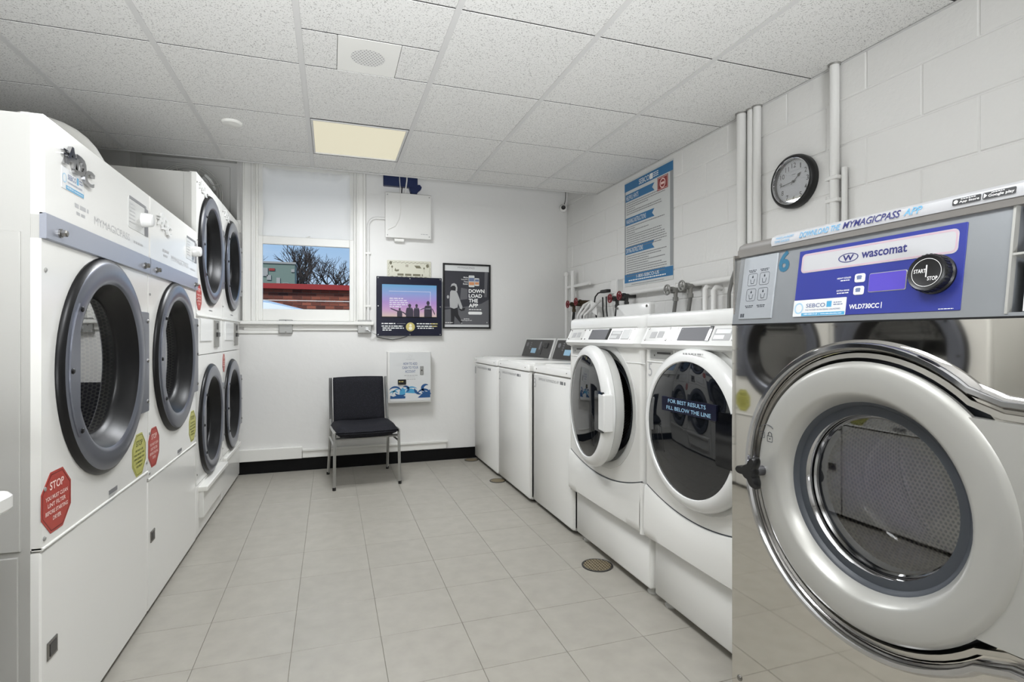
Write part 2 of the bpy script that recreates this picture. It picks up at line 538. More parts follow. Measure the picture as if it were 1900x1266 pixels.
# ---- floor: slab plus one object per tile
floor = struct(B().box(XL - .1, XW + .1, YN - .1, YB, -0.12, -0.003), 'floor', 'floor_joint')
TX, TY, TS, G = 0.1736, 2.0272, 0.3048, 0.0008
def tile_b(x0, x1, y0, y1):
    return B().slab(FZ(0), x0 + G, y0 + G, x1 - G, y1 - G, -0.004, 0.0, 0, 0.0007)
t0 = None
rest = B()
for i in range(-7, 8):
    for j in range(-15, 10):
        x0, y0 = TX + i * TS, TY + j * TS
        x1, y1 = min(x0 + TS, XW), min(y0 + TS, YB)
        x0, y0 = max(x0, XL), max(y0, YN)
        if x1 - x0 < .01 or y1 - y0 < .01: continue
        if -3 <= i <= 4 and j >= -4:
            if x1 - x0 > .304 and y1 - y0 > .304:
                if t0 is None:
                    t0 = tile_b(x0, x1, y0, y1).obj('floor_tile', 'floor_tile', floor, 0, origin=(x0, y0, 0))
                else:
                    share(t0, 'floor_tile', (x0, y0, 0), floor)
            else:
                tile_b(x0, x1, y0, y1).obj('floor_tile', 'floor_tile', floor, 0)
        else:
            rest.slab(FZ(0), x0 + G, y0 + G, x1 - G, y1 - G, -0.004, 0.0)
rest.obj('tile_field', 'floor_tile', floor, 0, kind='stuff')

# ---- ceiling
CX, CY, DX, DY = -0.1228, 1.9562, 0.5721, 0.6194
ceiling = struct(B().box(XL - .1, XW + .1, YN - .1, YB + .2, 2.75, 2.85), 'ceiling', 'trim_paint')
xs = [XL] + [CX + DX * i for i in range(-2, 4)] + [XW - .004]
ys = [YN] + [CY + DY * j for j in range(-6, 4)] + [YE]
GR, GC = 0.012, 0.0036
def ctile(x0, x1, y0, y1):
    return B().slab(FD(ZC), x0 + GR * .9, -y1 + GC, x1 - GR * .9, -y0 - GC, -0.016, 0.0, 0, 0.0015)
lights = {(2, 9), (2, 5), (2, 2)}                             # cells that hold a light fixture
ct0 = None
for i in range(len(xs) - 1):
    for j in range(len(ys) - 1):
        x0, x1, y0, y1 = xs[i], xs[i + 1], ys[j], ys[j + 1]
        if abs(x0 - CX) < .01 and any(abs((y0 + y1) / 2 - q) < .2 for q in (3.50, 1.03, -0.82)): continue
        if abs(x0 - CX) < .01 and abs(y0 - CY) < .01:
            ctile(x0, x1, y0, 2.276).obj('ceiling_tile', 'ceiling_tile', ceiling, 0)
            B().slab(FD(ZC), x0 + .011, -y1 + GC, .024, -2.276 - GC, -.016, 0, 0, .0015).obj('ceiling_tile', 'ceiling_tile', ceiling, 0)
            B().slab(FD(ZC), .283, -y1 + GC, x1 - .011, -2.276 - GC, -.016, 0, 0, .0015).obj('ceiling_tile', 'ceiling_tile', ceiling, 0)
            continue
        full = abs(x1 - x0 - DX) < .001 and abs(y1 - y0 - DY) < .001
        if full and ct0: share(ct0, 'ceiling_tile', (x0, y0, ZC), ceiling)
        else:
            o = ctile(x0, x1, y0, y1).obj('ceiling_tile', 'ceiling_tile', ceiling, 0, origin=(x0, y0, ZC))
            if full: ct0 = o
g0 = None
for x in xs[1:-1]:
    if g0 is None:
        g0 = B().slab(FD(ZC), x - GR, -YE, x + GR, -YN, 0.0, 0.003, 0, .0008).box(x - .0015, x + .0015, YN, YE, ZC, ZC + .035).obj('grid_runner', 'grid_white', ceiling, 0, origin=(x, 0, ZC))
    else: share(g0, 'grid_runner', (x, 0, ZC), ceiling)
B().box(XL, XW, YE - .004, YE + .006, ZC - .004, ZC + .03).box(XL, XW, YE - .02, YE, ZC - .006, ZC - .003).obj('edge_trim', 'grid_white', ceiling, 0)
B().box(XW - .014, XW, YN, YE, ZC - .003, ZC + .0).obj('wall_angle', 'grid_white', ceiling, 0)
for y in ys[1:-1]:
    B().box(XL, XW, y - .012, y + .012, ZC + .0012, ZC + .004).obj('cross_bar', 'joint_shadow', ceiling, 0)  # cross tees coloured dark to give the shadow in the tile joints
B().box(CX + .012, CX + DX - .012, 2.276 - .01, 2.276 + .01, ZC + .0012, ZC + .004).obj('cross_bar', 'joint_shadow', ceiling, 0)
# backing above the open joints
B().box(XL, XW, YN, YE - .005, ZC + .02, ZC + .022).obj('ceiling_backing', 'plenum', ceiling, 0)

# ---- walls
blk = struct(B().box(XW + .004, XW + .2, YN, YB + .2, -.12, 2.75), 'wall_right', 'block_paint')
BH, BL, J = 0.2032, 0.420, 0.0024
def bblock(y0, y1, z0, z1):
    return B().slab(FR(XW + .012), -y1 + J, z0 + J, -y0 - J, z1 - J, 0.0, 0.012, .004, .0035)
b0 = None
low = B()
for k in range(-1, 7):
    z0 = 1.343 - BH + (k - 0) * BH
    z1 = min(z0 + BH, 2.40)
    off = 1.690 if k % 2 == 1 else 1.463
    for q in range(-5, 9):
        y0 = off + q * BL; y1 = min(y0 + BL, YB); y0 = max(y0, YN)
        if y1 - y0 < .03: continue
        if y1 < .4: low.slab(FR(XW + .012), -y1 + J, z0 + J, -y0 - J, z1 - J, 0, .012, .004, .0035); continue
        if abs(y1 - y0 - BL) < .001 and abs(z1 - z0 - BH) < .001:
            if b0: share(b0, 'wall_block', (XW, y0, z0), blk)
            else: b0 = bblock(y0, y1, z0, z1).obj('wall_block', 'block_paint', blk, 30, origin=(XW, y0, z0))
        else: bblock(y0, y1, z0, z1).obj('wall_block', 'block_paint', blk, 30)
low.slab(FR(XW + .012), -YB, 0, -YN, 1.343 - 2 * BH - .001, 0, .012)
low.obj('block_courses', 'block_paint', blk, 30, kind='stuff')

OP1 = (-.590, .214, 1.222, 2.56)          # window opening
OP2 = (-1.437, -.680, 1.925, 2.60)        # boarded opening with the fan
wb = cells(FB(YB + .2), [XL - .1, OP2[0], OP2[1], OP1[0], OP1[1], XW + .2], [-.12, OP1[2], OP2[2], OP1[3], OP2[3], 2.75], [OP1, OP2], 0, .2)
struct(wb, 'wall_back', 'wall_paint')
struct(B().box(XL - .1, XL, YN, YB + .2, -.12, 2.75), 'wall_left', 'wall_paint')
struct(B().box(XL - .1, XW + .2, YN - .1, YN, -.12, 2.75), 'wall_near', 'wall_paint')
struct(B().box(-1.72, 1.3, YB - .008, YB, 0, .100, .0).slab(FB(YB - .008), -1.72, .094, 1.3, .1, 0, .003), 'baseboard_back', 'black_rubber')
# painted board above the baseboard, in two lengths
struct(B().slab(FB(YB), -1.2, .104, -.225, .198, 0, .032, .003, .003), 'trim_1', 'trim_paint')
struct(B().slab(FB(YB), -.223, .104, .975, .174, 0, .018, .003, .003).slab(FB(YB), -.223, .160, .985, .178, .018, .03, .002, .002), 'trim_2', 'trim_paint')

# ---- window_1: casing, two sashes, pane, blind
wf = FB(YB)
win = struct(B().box(OP1[0] - .005, OP1[0] + .014, YB, YB + .19, OP1[2], OP1[3]).box(OP1[1] - .014, OP1[1] + .005, YB, YB + .19, OP1[2], OP1[3])
             .box(OP1[0], OP1[1], YB, YB + .19, OP1[3] - .016, OP1[3] + .004), 'window_1', 'trim_paint')
def bars(fr, u0, v0, u1, v1, wl, wr, wb_, wt, n0, n1, ch=.004):
    return (B().slab(fr, u0, v0, u0 + wl, v1, n0, n1, 0, ch).slab(fr, u1 - wr, v0, u1, v1, n0, n1, 0, ch)
            .slab(fr, u0 + wl, v0, u1 - wr, v0 + wb_, n0, n1, 0, ch).slab(fr, u0 + wl, v1 - wt, u1 - wr, v1, n0, n1, 0, ch))
for (u0, u1) in ((-.672, -.580), (.204, .284)):
    c_ = B().slab(wf, u0, 1.225, u1, 2.60, 0, .018, .004, .004)
    if u0 < 0: c_.slab(wf, u0 + .002, 1.225, u0 + .024, 2.60, .018, .032, .006, .006).slab(wf, u1 - .026, 1.225, u1 - .004, 2.6, .018, .026, .005, .005)
    else: c_.slab(wf, u1 - .028, 1.225, u1 - .004, 2.60, .018, .032, .006, .006).slab(wf, u0 + .002, 1.225, u0 + .02, 2.6, .018, .024, .004, .004)
    c_.obj('window_casing', 'trim_paint', win)
B().slab(wf, -.69, 1.196, .345, 1.226, -.05, .055, .006, .006).obj('window_sill', 'trim_paint', win)
B().slab(wf, -.66, 1.150, .30, 1.196, 0, .016, .004, .004).obj('sill_apron', 'trim_paint', win)
for u in (OP1[0] + .014, OP1[1] - .030):
    B().slab(wf, u, 1.226, u + .016, 2.545, -.05, -.03, 0, .003).obj('stop_bead', 'trim_paint', win)
ls = bars(wf, -.574, 1.228, .198, 1.925, .045, .048, .100, .066, -.085, -.052).obj('lower_sash', 'trim_paint', win)
B().slab(wf, -.530, 1.327, .151, 1.860, -.071, -.066).obj('pane', 'window_glass', ls)
us = bars(wf, -.574, 1.870, .198, 2.545, .05, .05, .045, .06, -.125, -.092).obj('upper_sash', 'trim_paint', win)
B().slab(wf, -.526, 1.914, .150, 2.486, -.112, -.107).obj('pane', 'window_glass', us)
B().slab(wf, -.200, 1.925, -.176, 1.934, -.09, -.06, .002, .002).tube([(-.188, YB + .062, 1.93), (-.165, YB + .058, 1.938)], .004, 6).obj('sash_lock', 'trim_paint', ls)
# the blind: a fabric sheet pulled over the upper sash, bellied out and puckered along its edges
bl = B(); NU, NV = 40, 30
def blind_pt(i, j):
    s, t = i / NU, j / NV
    e = min(s, 1 - s, t * .8 + .0, (1 - t) * 1.0)
    bulge = .026 * min(1, e / .12) ** .6
    top = max(0, (t - .86) / .14); bot = max(0, (.1 - t) / .1)
    pk = .007 * top * sin(s * 34 + 2 * sin(s * 9)) + .004 * bot * sin(s * 21)
    side = .006 * max(0, (.06 - min(s, 1 - s)) / .06) * sin(t * 14)
    u = -.532 + .688 * s + (.004 * sin(t * 5) if s in (0, 1) else 0)
    v = 1.918 + .57 * t + (.004 * sin(s * 17) if t == 0 else 0)
    return wf.p(u, v, -.088 + bulge + pk + side)
bl.add([blind_pt(i, j) for j in range(NV + 1) for i in range(NU + 1)], [(j * (NU + 1) + i, j * (NU + 1) + i + 1, (j + 1) * (NU + 1) + i + 1, (j + 1) * (NU + 1) + i) for j in range(NV) for i in range(NU)])
mat('blind', lin(250, 249, 246), 0.8)
t, p = nodes(M['blind'])
tl = t.nodes.new('ShaderNodeBsdfTranslucent'); tl.inputs[0].default_value = lin(235, 234, 230)
ms = t.nodes.new('ShaderNodeMixShader'); ms.inputs[0].default_value = .18
t.links.new(p.outputs[0], ms.inputs[1]); t.links.new(tl.outputs[0], ms.inputs[2])
t.links.new(ms.outputs[0], [n for n in t.nodes if n.type == 'OUTPUT_MATERIAL'][0].inputs[0])
bl.obj('blind', 'blind', win, 80)

# ---- window_2: boarded opening above the far dryers
w2 = struct(B().box(OP2[0], OP2[0] + .04, YB + .01, YB + .19, OP2[2], OP2[3]).box(OP2[1] - .03, OP2[1], YB + .01, YB + .19, OP2[2], OP2[3])
            .box(OP2[0], OP2[1], YB + .01, YB + .19, OP2[3] - .08, OP2[3]), 'window_2', 'gray_paint')
B().slab(wf, OP2[0] + .04, OP2[2], OP2[1] - .03, OP2[3] - .08, -.175, -.155).obj('boarding', 'gray_paint', w2)
B().slab(wf, OP2[0], OP2[2], OP2[1], OP2[2] + .10, -.155, .02, .004, .004).obj('window_sill', 'trim_paint', w2)
B().slab(wf, OP2[0] + .02, 2.535, OP2[1] - .02, 2.56, -.15, -.12, 0, .003).obj('head_trim', 'gray_paint', w2)
fan = thing('exhaust_fan', 'round wire-guarded exhaust fan on the boarded opening above the farthest dryers', 'fan', (-1.07, YB + .155, 2.24))
fu, fv = -1.07, 2.235
B().slab(wf, fu - .29, fv - .27, fu + .29, fv + .25, -.155, -.140, .01, .004).obj('mounting_plate', 'gray_paint', fan)
gd = B()
for k, r in enumerate((.05, .10, .145, .18, .205, .225, .240)):
    n = -.055 - .05 * (r / .24) ** 2
    gd.lathe(wf, fu, fv, [(r - .0035, n), (r, n + .0035), (r + .0035, n), (r, n - .0035), (r - .0035, n)], 40)
for k in range(8):
    a = pi * k / 4 + .39
    gd.tube([wf.p(fu + .04 * cos(a), fv + .04 * sin(a), -.054), wf.p(fu + .16 * cos(a), fv + .16 * sin(a), -.072), wf.p(fu + .243 * cos(a), fv + .243 * sin(a), -.106), wf.p(fu + .243 * cos(a), fv + .243 * sin(a), -.142)], .003, 6)
gd.obj('wire_guard', 'trim_paint', fan)
B().lathe(wf, fu, fv, [(.0005, -.07), (.05, -.072), (.052, -.135)], 24).obj('hub', 'gray_paint', fan)
for k in range(4):
    a = pi * k / 2 + .5
    q = [wf.p(fu + r * cos(a + d), fv + r * sin(a + d), n) for r, d, n in ((.05, -.25, -.115), (.05, .25, -.095), (.2, .42, -.085), (.21, .1, -.1), (.2, -.28, -.125))]
    B().add(q, [(0, 1, 2, 3, 4)]).obj('fan_blade', 'gray_plate', fan)

# ---- ceiling fixtures
def ceiling_light(yc, label):
    t = thing('ceiling_light', label, 'ceiling light', (LX, yc, ZC), 'square ceiling light panels')
    fr = FD(ZC)
    x0, x1, y0, y1 = LX - .272, LX + .272, yc - .295, yc + .295
    bars(fr, x0, -y1, x1, -y0, .012, .012, .012, .012, -.05, .002, .001).obj('frame', 'grid_white', t)
    B().slab(fr, x0 + .012, -y1 + .012, x1 - .012, -y0 - .012, -.010, -.006).obj('diffuser', 'lamp_cream', t)
    return t
ceiling_light(3.505, 'square cream light panel set into the ceiling in front of the window')
ceiling_light(1.03, 'square light panel in the ceiling over the front of the aisle')
ceiling_light(-0.82, 'square light panel in the ceiling behind the viewpoint')
sp = thing('ceiling_speaker', 'square white plate with a round patch of holes in the ceiling', 'speaker', (.153, 2.427, ZC))
B().slab(FD(ZC), .026, -2.574, .281, -2.279, -.01, .001, .002, .001).obj('cover_plate', 'trim_paint', sp)
B().flatuv(FD(ZC), .153, -2.427, .072, .0014).obj('speaker_grille', 'speaker_holes', sp)
sd = thing('ceiling_disc', 'small round white disc on the ceiling tile above the dryers', 'ceiling disc', (-.534, 3.40, ZC))
B().lathe(FD(ZC), -.534, -3.40, [(.055, 0), (.055, .006), (.048, .012), (.0005, .015)], 32).obj('cover', 'trim_paint', sd)
# ================================================================== BIG MACHINES
# ---- round dryer door (built once per dryer): ring, rim, glass, side plate, hinge plate
def octa(cu, cv, ru, rv):
    k = .414
    return [(cu + ru * a, cv + rv * b) for a, b in ((-1, -k), (-k, -1), (k, -1), (1, -k), (1, k), (k, 1), (-k, 1), (-1, k))]
def sticker(par, fr, cu, cv, ru, rv, kind):
    red = kind == 'red'
    st = B().rings(fr, [(octa(cu, cv, ru, rv), 0.0002), (octa(cu, cv, ru, rv), .0012)]).obj('warning_sticker', 'red_sticker' if red else 'lime_sticker', par, 0,
        label='red octagonal STOP sticker' if red else 'yellow-green octagonal STOP sticker')
    o, i = octa(cu, cv, ru * .93, rv * .93), octa(cu, cv, ru * .90, rv * .90)
    B().rings(fr, [(o, .0015), (i, .0015)], False, False).obj('sticker_border', 'red_dark' if red else 'lime_dark', st, 0)
    tx = B()
    tx.text(fr, 'STOP', cu, cv + rv * .55, ru * .95, rv * .27, .0016, .02, center=True)
    lines = ('YOU MUST CLEAN', 'LINT FILTER', 'BEFORE STARTING', 'DRYER') if red else ('DO NOT USE', 'THIS DRYER FOR', 'ITEMS CLEANED WITH', 'FLAMMABLE', 'SOLVENTS')
    n = len(lines)
    for k, s_ in enumerate(lines):
        wd = min(1.5, .11 * len(s_)) * ru
        if red: tx.text(fr, s_, cu, cv + rv * (.17 - k * .235), wd, rv * .135, .0016, .02, center=True)
        else: tx.text(fr, s_, cu, cv + rv * (.22 - k * .19), min(wd, 1.5 * ru), rv * .10, .0016, .02, center=True)
    tx.obj('lettering', 'pink_text' if red else 'lime_dark', st, 0)
def dryer_door(par, fr, cu, cv, ro=.330, x=0.0):
    d = B().lathe(fr, cu, cv, [(ro + .011, .000), (ro + .012, .005), (ro + .006, .013), (ro - .002, .018)], 64).obj('door', 'ring_black', par, 50)
    k = ro / .33
    B().lathe(fr, cu, cv, [(ro - .002, .018), (ro - .010, .022), (ro - .055, .023), (.266 * k, .021), (.260 * k, .016)], 64).obj('door_ring', 'ring_silver', d, 50)
    B().lathe(fr, cu, cv, [(.260 * k, .016), (.250 * k, .004), (.232 * k, -.026), (.218 * k, -.034), (.216 * k, -.045)], 64).obj('inner_sleeve', 'ring_black', d, 50)
    B().disc(fr, cu, cv, .216 * k, -.040, 48).obj('door_glass', 'door_glass', d, 0)
    # chord plate with three screws on the latch side
    r = (ro - .012); c = -.258 * k
    a = math.acos(c / r)
    seg = [(cu + r * cos(a + (2 * pi - 2 * a) * i / 14), cv + r * sin(a + (2 * pi - 2 * a) * i / 14)) for i in range(15)]
    B().prism(fr, seg, .016, .0262).obj('latch_plate', 'ring_silver', d, 0)
    for q in (-.62, 0, .62):
        bolt(fr, cu - r * .965 * cos(q), cv + r * .965 * sin(q) * .95, .0262, .008, d, 'screw', 'ring_black')
    hp = B().slab(fr, cu + .276 * k, cv - .195, cu + .372 * k, cv + .185, .004, .017, .006, .003)
    hp.obj('hinge_plate', 'ring_silver', d, 0)
    for q in (-.155, .0, .15):
        bolt(fr, cu + .352 * k, cv + q, .017, .007, d)
def drum(par, fr, cu, cv, r=.30, dep=.62):
    b = B().lathe(fr, cu, cv, [(r, -.075), (r, -dep)], 56, True).flatuv(fr, cu, cv, r, -dep)
    o = b.obj('drum', 'dryer_drum', par, 60)
    for k in range(3):
        a = 2 * pi * k / 3 + .5
        B().prism(F(fr.p(cu, cv, 0), fr.R * cos(a) + fr.U * sin(a), fr.N), [(r, -.10), (r, -dep + .02), (r - .055, -dep + .05), (r - .055, -.14)], -.012, .012).obj('drum_baffle', 'ring_black', o, 0)
    B().lathe(fr, cu, cv, [(.26, -.022), (.268, -.07), (r + .01, -.076)], 48).obj('drum_collar', 'ring_black', o, 50)
def emblem(par, fr, u, v, w_, h_, m='chrome'):
    # raised chrome maker's letters, each one leaning down and to the right as on the machine
    e = B()
    for k, (ch, du, dv, hh) in enumerate((('A', 0, .22, .95), ('D', .33, .10, .92), ('C', .66, -.10, .80))):
        x0, y0 = u + du * w_, v + dv * h_
        a = B().text(fr, ch, x0, y0, w_ * .40, h_ * hh * .78, .010, .035, .12)
        k0 = len(e.v); nv = len(a.v)
        e.add(a.v, a.f); e.add([q - fr.N * .0095 for q in a.v], [])
        edges = {}
        for f_ in a.f:
            for i in range(len(f_)):
                p_, q_ = f_[i], f_[(i + 1) % len(f_)]
                edges[(p_, q_)] = 1
        for (p_, q_) in edges:
            if (q_, p_) not in edges:
                e.f.append((k0 + p_, k0 + q_, k0 + nv + q_, k0 + nv + p_))
    for q in range(2):
        e.slab(fr, u - .03 * w_, v + h_ * (.52 + .16 * q), u + .33 * w_, v + h_ * (.58 + .16 * q), 0.0, .008, .001, .001)
    return e.obj('emblem', m, par, 0)
def sebco(par, fr, u, v, w_, h_, name='company_sticker'):
    s = B().slab(fr, u, v, u + w_, v + h_, .0002, .0011, .002, 0).obj(name, 'paper_white', par, 0)
    B().rect(fr, u + w_ * .18, v + h_ * .02, u + w_ * .99, v + h_ * .21, .0014).rect(fr, u + w_ * .655, v + h_ * .5, u + w_ * .745, v + h_ * .84, .0014).obj('blue_band', 'blue_light', s, 0)
    B().text(fr, 'SEBCO', u + w_ * .26, v + h_ * .52, w_ * .37, h_ * .24, .0015, .015).text(fr, 'THE POWER IN MATERIAL LAUNDRIES', u + w_ * .25, v + h_ * .33, w_ * .66, h_ * .09, .0015).words(fr, u + w_ * .78, v + h_ * .72, w_ * .14, h_ * .05, .0015).words(fr, u + w_ * .78, v + h_ * .60, w_ * .16, h_ * .05, .0015).obj('lettering', 'blue_gray', s, 0)
    B().text(fr, '1-800-SEBCO-US  |  www.sebcolaundry.com', u + w_ * .22, v + h_ * .06, w_ * .72, h_ * .11, .0016, .01).obj('number_line', 'ink_white', s, 0)
    B().lathe(fr, u + w_ * .115, v + h_ * .5, [(w_ * .065, .0014), (w_ * .08, .0014)], 24, sy=1.15).ringflat(fr, u + w_ * .115, v + h_ * .5, w_ * .09, w_ * .095, .0014, 20).obj('round_mark', 'blue_pale', s, 0)
    return s
XD = -.680
fl = FL(XD)
def single_dryer(y0, y1, vs, label, near, group):
    t = thing('tumble_dryer', label, 'dryer', (XD - .5, (y0 + y1) / 2, 0), group)
    ym = (y0 + y1) / 2
    g = .003
    # cabinet: open box behind the front panels
    c_ = B().box(-1.70, XD - .022, y0 + .002, y0 + .016, .05, 1.630).box(-1.70, XD - .022, y1 - .016, y1 - .002, .05, 1.630).box(XD - .06, XD - .004, y0 + .004, y1 - .004, 1.335, 1.42)
    c_.box(-1.70, XD - .022, y0 + .002, y1 - .002, 1.63, 1.652).box(-1.70, -1.66, y0 + .016, y1 - .016, .05, 1.63).box(-1.7, XD - .03, y0 + .002, y1 - .002, .02, .05)
    c_.slab(F((0, y0 + .002, 0), (1, 0, 0), (0, 0, 1)), -1.70, .02, XD - .045, vs - .01, 0, .004, 0, .002)
    c_.slab(F((0, y0 + .002, 0), (1, 0, 0), (0, 0, 1)), -1.70, vs + .004, XD - .040, 1.36, 0, .006, 0, .002)
    c_.obj('cabinet', 'machine_side', t, 0)
    B().box(-1.60, XD - .05, y0 + .02, y1 - .02, 0, .022).obj('plinth', 'black', t, 0)
    up = B().slab(fl, y0 + g, 1.404, y1 - g, 1.656, -.042, .006, .004, .004).obj('control_panel', 'enamel', t)
    st = B().slab(fl, y0 + g, 1.347, y1 - g, 1.411, -.004, .010, 0, .0015).obj('steel_strip', 'steel_strip', t, 0)
    for u in (y0 + .075, y1 - .065):
        b_ = B().lathe(fl, u, 1.372, [(.012, .010), (.012, .014), (.0005, .014)], 12).lathe(fl, u, 1.372, [(.0095, .014), (.0095, .024), (.007, .027), (.0005, .027)], 6)
        b_.obj('lock_bolt', 'bolt', st)
    dp = B().platehole(fl, y0 + g, vs + .002, y1 - g, 1.3465, ym, 1.008, .272, -.03, 0).obj('door_panel', 'enamel', t, 0)
    B().slab(fl, y0 + g, vs - .001, y1 - g, vs + .006, -.02, .004, 0, .002).obj('panel_lip', 'trim_paint', dp, 0)
    for u, v in ((y0 + .022, 1.27), (y0 + .018, .72), (y0 + .016, vs + .025), (y1 - .02, 1.17), (y1 - .016, vs + .04)):
        bolt(fl, u, v, 0, .006, dp, 'screw', 'gray_plate')
    lp = B().slab(fl, y0 + g, .022, y1 - g, vs - .006, -.022, -.001, .003, .004).obj('lower_panel', 'enamel', t)
    lk = B().slab(fl, y0 + .032, .280, y0 + .084, .325, -.001, .002, .001, .001).obj('panel_latch', 'bolt', lp, 0)
    B().slab(fl, y0 + .042, .287, y0 + .076, .318, .002, .003).obj('latch_recess', 'charcoal', lk, 0)
    dryer_door(t, fl, ym, 1.010, .328)
    drum(t, fl, ym, 1.010)
    # timer window with knob
    tp = B().slab(fl, y1 - .235, 1.487, y1 - .024, 1.600, .006, .0075, .012, .001).obj('timer_plate', 'plastic_panel', t, 0)
    B().slab(fl, y1 - .062, 1.487, y1 - .024, 1.59, .0075, .0085).slab(fl, y1 - .225, 1.590, y1 - .05, 1.600, .0075, .0085).obj('timer_slot', 'ink_gray', tp, 0)
    wq = B()
    for k in range(6): wq.words(fl, y1 - .225, 1.572 - k * .013, .06, .004, .0078)
    wq.obj('timer_lettering', 'ink_lightgray', tp, 0)
    B().lathe(fl, y1 - .088, 1.541, [(.028, .0076), (.027, .014), (.024, .040), (.021, .043), (.0005, .043)], 28).obj('timer_knob', 'plastic_white', tp, 50)
    B().words(fl, y0 + .17, 1.462, .09, .012, .0063).words(fl, y0 + .18, 1.443, .06, .009, .0063).text(fl, 'MYMAGICPASS', y0 + .30, 1.440, .30, .024, .0063).words(fl, y0 + .64, 1.440, .10, .009, .0063).obj('faded_lettering', 'ink_lightgray', up, 0)
    emblem(up, F(fl.p(0, 0, .006), fl.R, fl.U), y0 + .092, 1.545, .175, .075, 'chrome' if near else 'plastic_white')
    if near: sebco(up, F(fl.p(0, 0, .006), fl.R, fl.U), y0 + .091, 1.497, .135, .058)
    B().slab(fl, y0 + .43, vs + .018, y0 + .50, vs + .032, 0, .0012).obj('rating_label', 'ink_gray', dp, 0)
    B().words(fl, y0 + .43, vs + .012, .07, .003, .001).words(fl, y0 + .43, vs + .007, .05, .003, .001).obj('fine_print', 'ink_lightgray', dp, 0)
    if near:
        sticker(dp, F(fl.p(0, 0, 0), fl.R, fl.U), 1.712, .677, .080, .078, 'red')
        sticker(dp, F(fl.p(0, 0, 0), fl.R, fl.U), y1 - .100, .662, .075, .078, 'lime')
    else:
        sticker(dp, F(fl.p(0, 0, 0), fl.R, fl.U), y0 + .072, .657, .070, .078, 'red')
        sticker(dp, F(fl.p(0, 0, 0), fl.R, fl.U), y1 - .080, .640, .070, .078, 'lime')
    return t
single_dryer(1.632, 2.450, .572, 'near white single-drum dryer with chrome emblem, first in the left row', True, 'single-drum dryers')
single_dryer(2.454, 3.245, .537, 'white single-drum dryer with white emblem between near dryer and tall stacked dryers', False, 'single-drum dryers')
def stack_dryer(y0, y1, label, drawer_open):
    t = thing('stacked_dryer', label, 'dryer', (XD - .5, (y0 + y1) / 2, 0), 'stacked double dryers')
    ym = (y0 + y1) / 2; g = .0025
    c_ = B().box(-1.70, XD - .022, y0 + .002, y0 + .014, .02, 1.955).box(-1.70, XD - .022, y1 - .014, y1 - .002, .02, 1.955)
    c_.box(-1.70, XD - .022, y0 + .002, y1 - .002, 1.955, 1.976).box(-1.70, -1.67, y0 + .014, y1 - .014, .02, 1.955)
    c_.slab(F((0, y0 + .002, 0), (1, 0, 0), (0, 0, 1)), XD - .060, .02, XD - .022, 1.974, 0, .004, 0, .002)
    c_.obj('cabinet', 'machine_side', t, 0)
    B().box(-1.60, XD - .05, y0 + .02, y1 - .02, 0, .022).obj('plinth', 'black', t, 0)
    u_ = B().platehole(fl, y0 + g, 1.222, y1 - g, 1.980, ym, 1.607, .258, -.03, 0).obj('upper_panel', 'enamel', t, 0)
    l_ = B().platehole(fl, y0 + g, .305, y1 - g, .998, ym, .617, .258, -.03, 0).obj('lower_panel', 'enamel', t, 0)
    dryer_door(t, fl, ym, 1.607, .312); drum(t, fl, ym, 1.607, .29)
    dryer_door(t, fl, ym, .617, .312); drum(t, fl, ym, .617, .29)
    cp = B().slab(fl, y0 + g, 1.001, y1 - g, 1.219, -.03, -.004, .003, .003).obj('control_panel', 'enamel', t)
    B().slab(fl, y0 + g, 1.212, y1 - g, 1.224, -.004, .006, 0, .002).obj('panel_lip', 'trim_paint', cp, 0)
    for q, dz in ((0, 0),):
        B().slab(fl, y0 + .10, 1.075, y0 + .40, 1.203, -.004, .003, .004, .002).obj('instruction_plate', 'plastic_white', cp, 0)
        mt = B().slab(fl, y0 + .47, 1.035, y0 + .60, 1.200, -.004, .006, .003, .002).obj('coin_meter', 'galvanized', cp, 0)
        B().slab(fl, y0 + .50, 1.100, y0 + .57, 1.128, .006, .016, .003, .003).slab(fl, y0 + .52, 1.145, y0 + .55, 1.185, .006, .009).obj('coin_slide', 'charcoal', mt, 0)
    lw = B().slab(fl, y0 + g, .024, y1 - g, .301, -.03, -.002, .003, .004).obj('base_panel', 'enamel', t)
    k = .030 if drawer_open else .004
    dr = B().slab(fl, y0 + .07, .115, y1 - .05, .262, -.02, k - .008, .002, .002).obj('lint_drawer', 'enamel', t)
    B().slab(fl, y0 + .06, .258, y1 - .04, .285, -.02, k + .012, .004, .004).obj('drawer_lip', 'trim_paint', dr)
    emblem(u_, fl, y0 + .06, 1.895, .19, .065, 'plastic_white')
    for v in (1.93, 1.62, 1.30, .90, .36):
        bolt(fl, y0 + .016, v, 0, .005, u_ if v > 1.2 else l_)
    B().words(fl, ym - .05, 1.252, .10, .006, .0008).obj('rating_label', 'ink_gray', u_, 0)
    if drawer_open: sticker(u_, fl, y0 + .062, 1.315, .060, .070, 'red')
    else: sticker(l_, fl, y0 + .050, .925, .040, .060, 'red')
    return t
stack_dryer(3.250, 3.972, 'tall white stacked double dryer beside the single dryers, its lint drawer ajar', True)
stack_dryer(3.976, 4.690, 'tall white stacked double dryer farthest back, closest to the window wall', False)

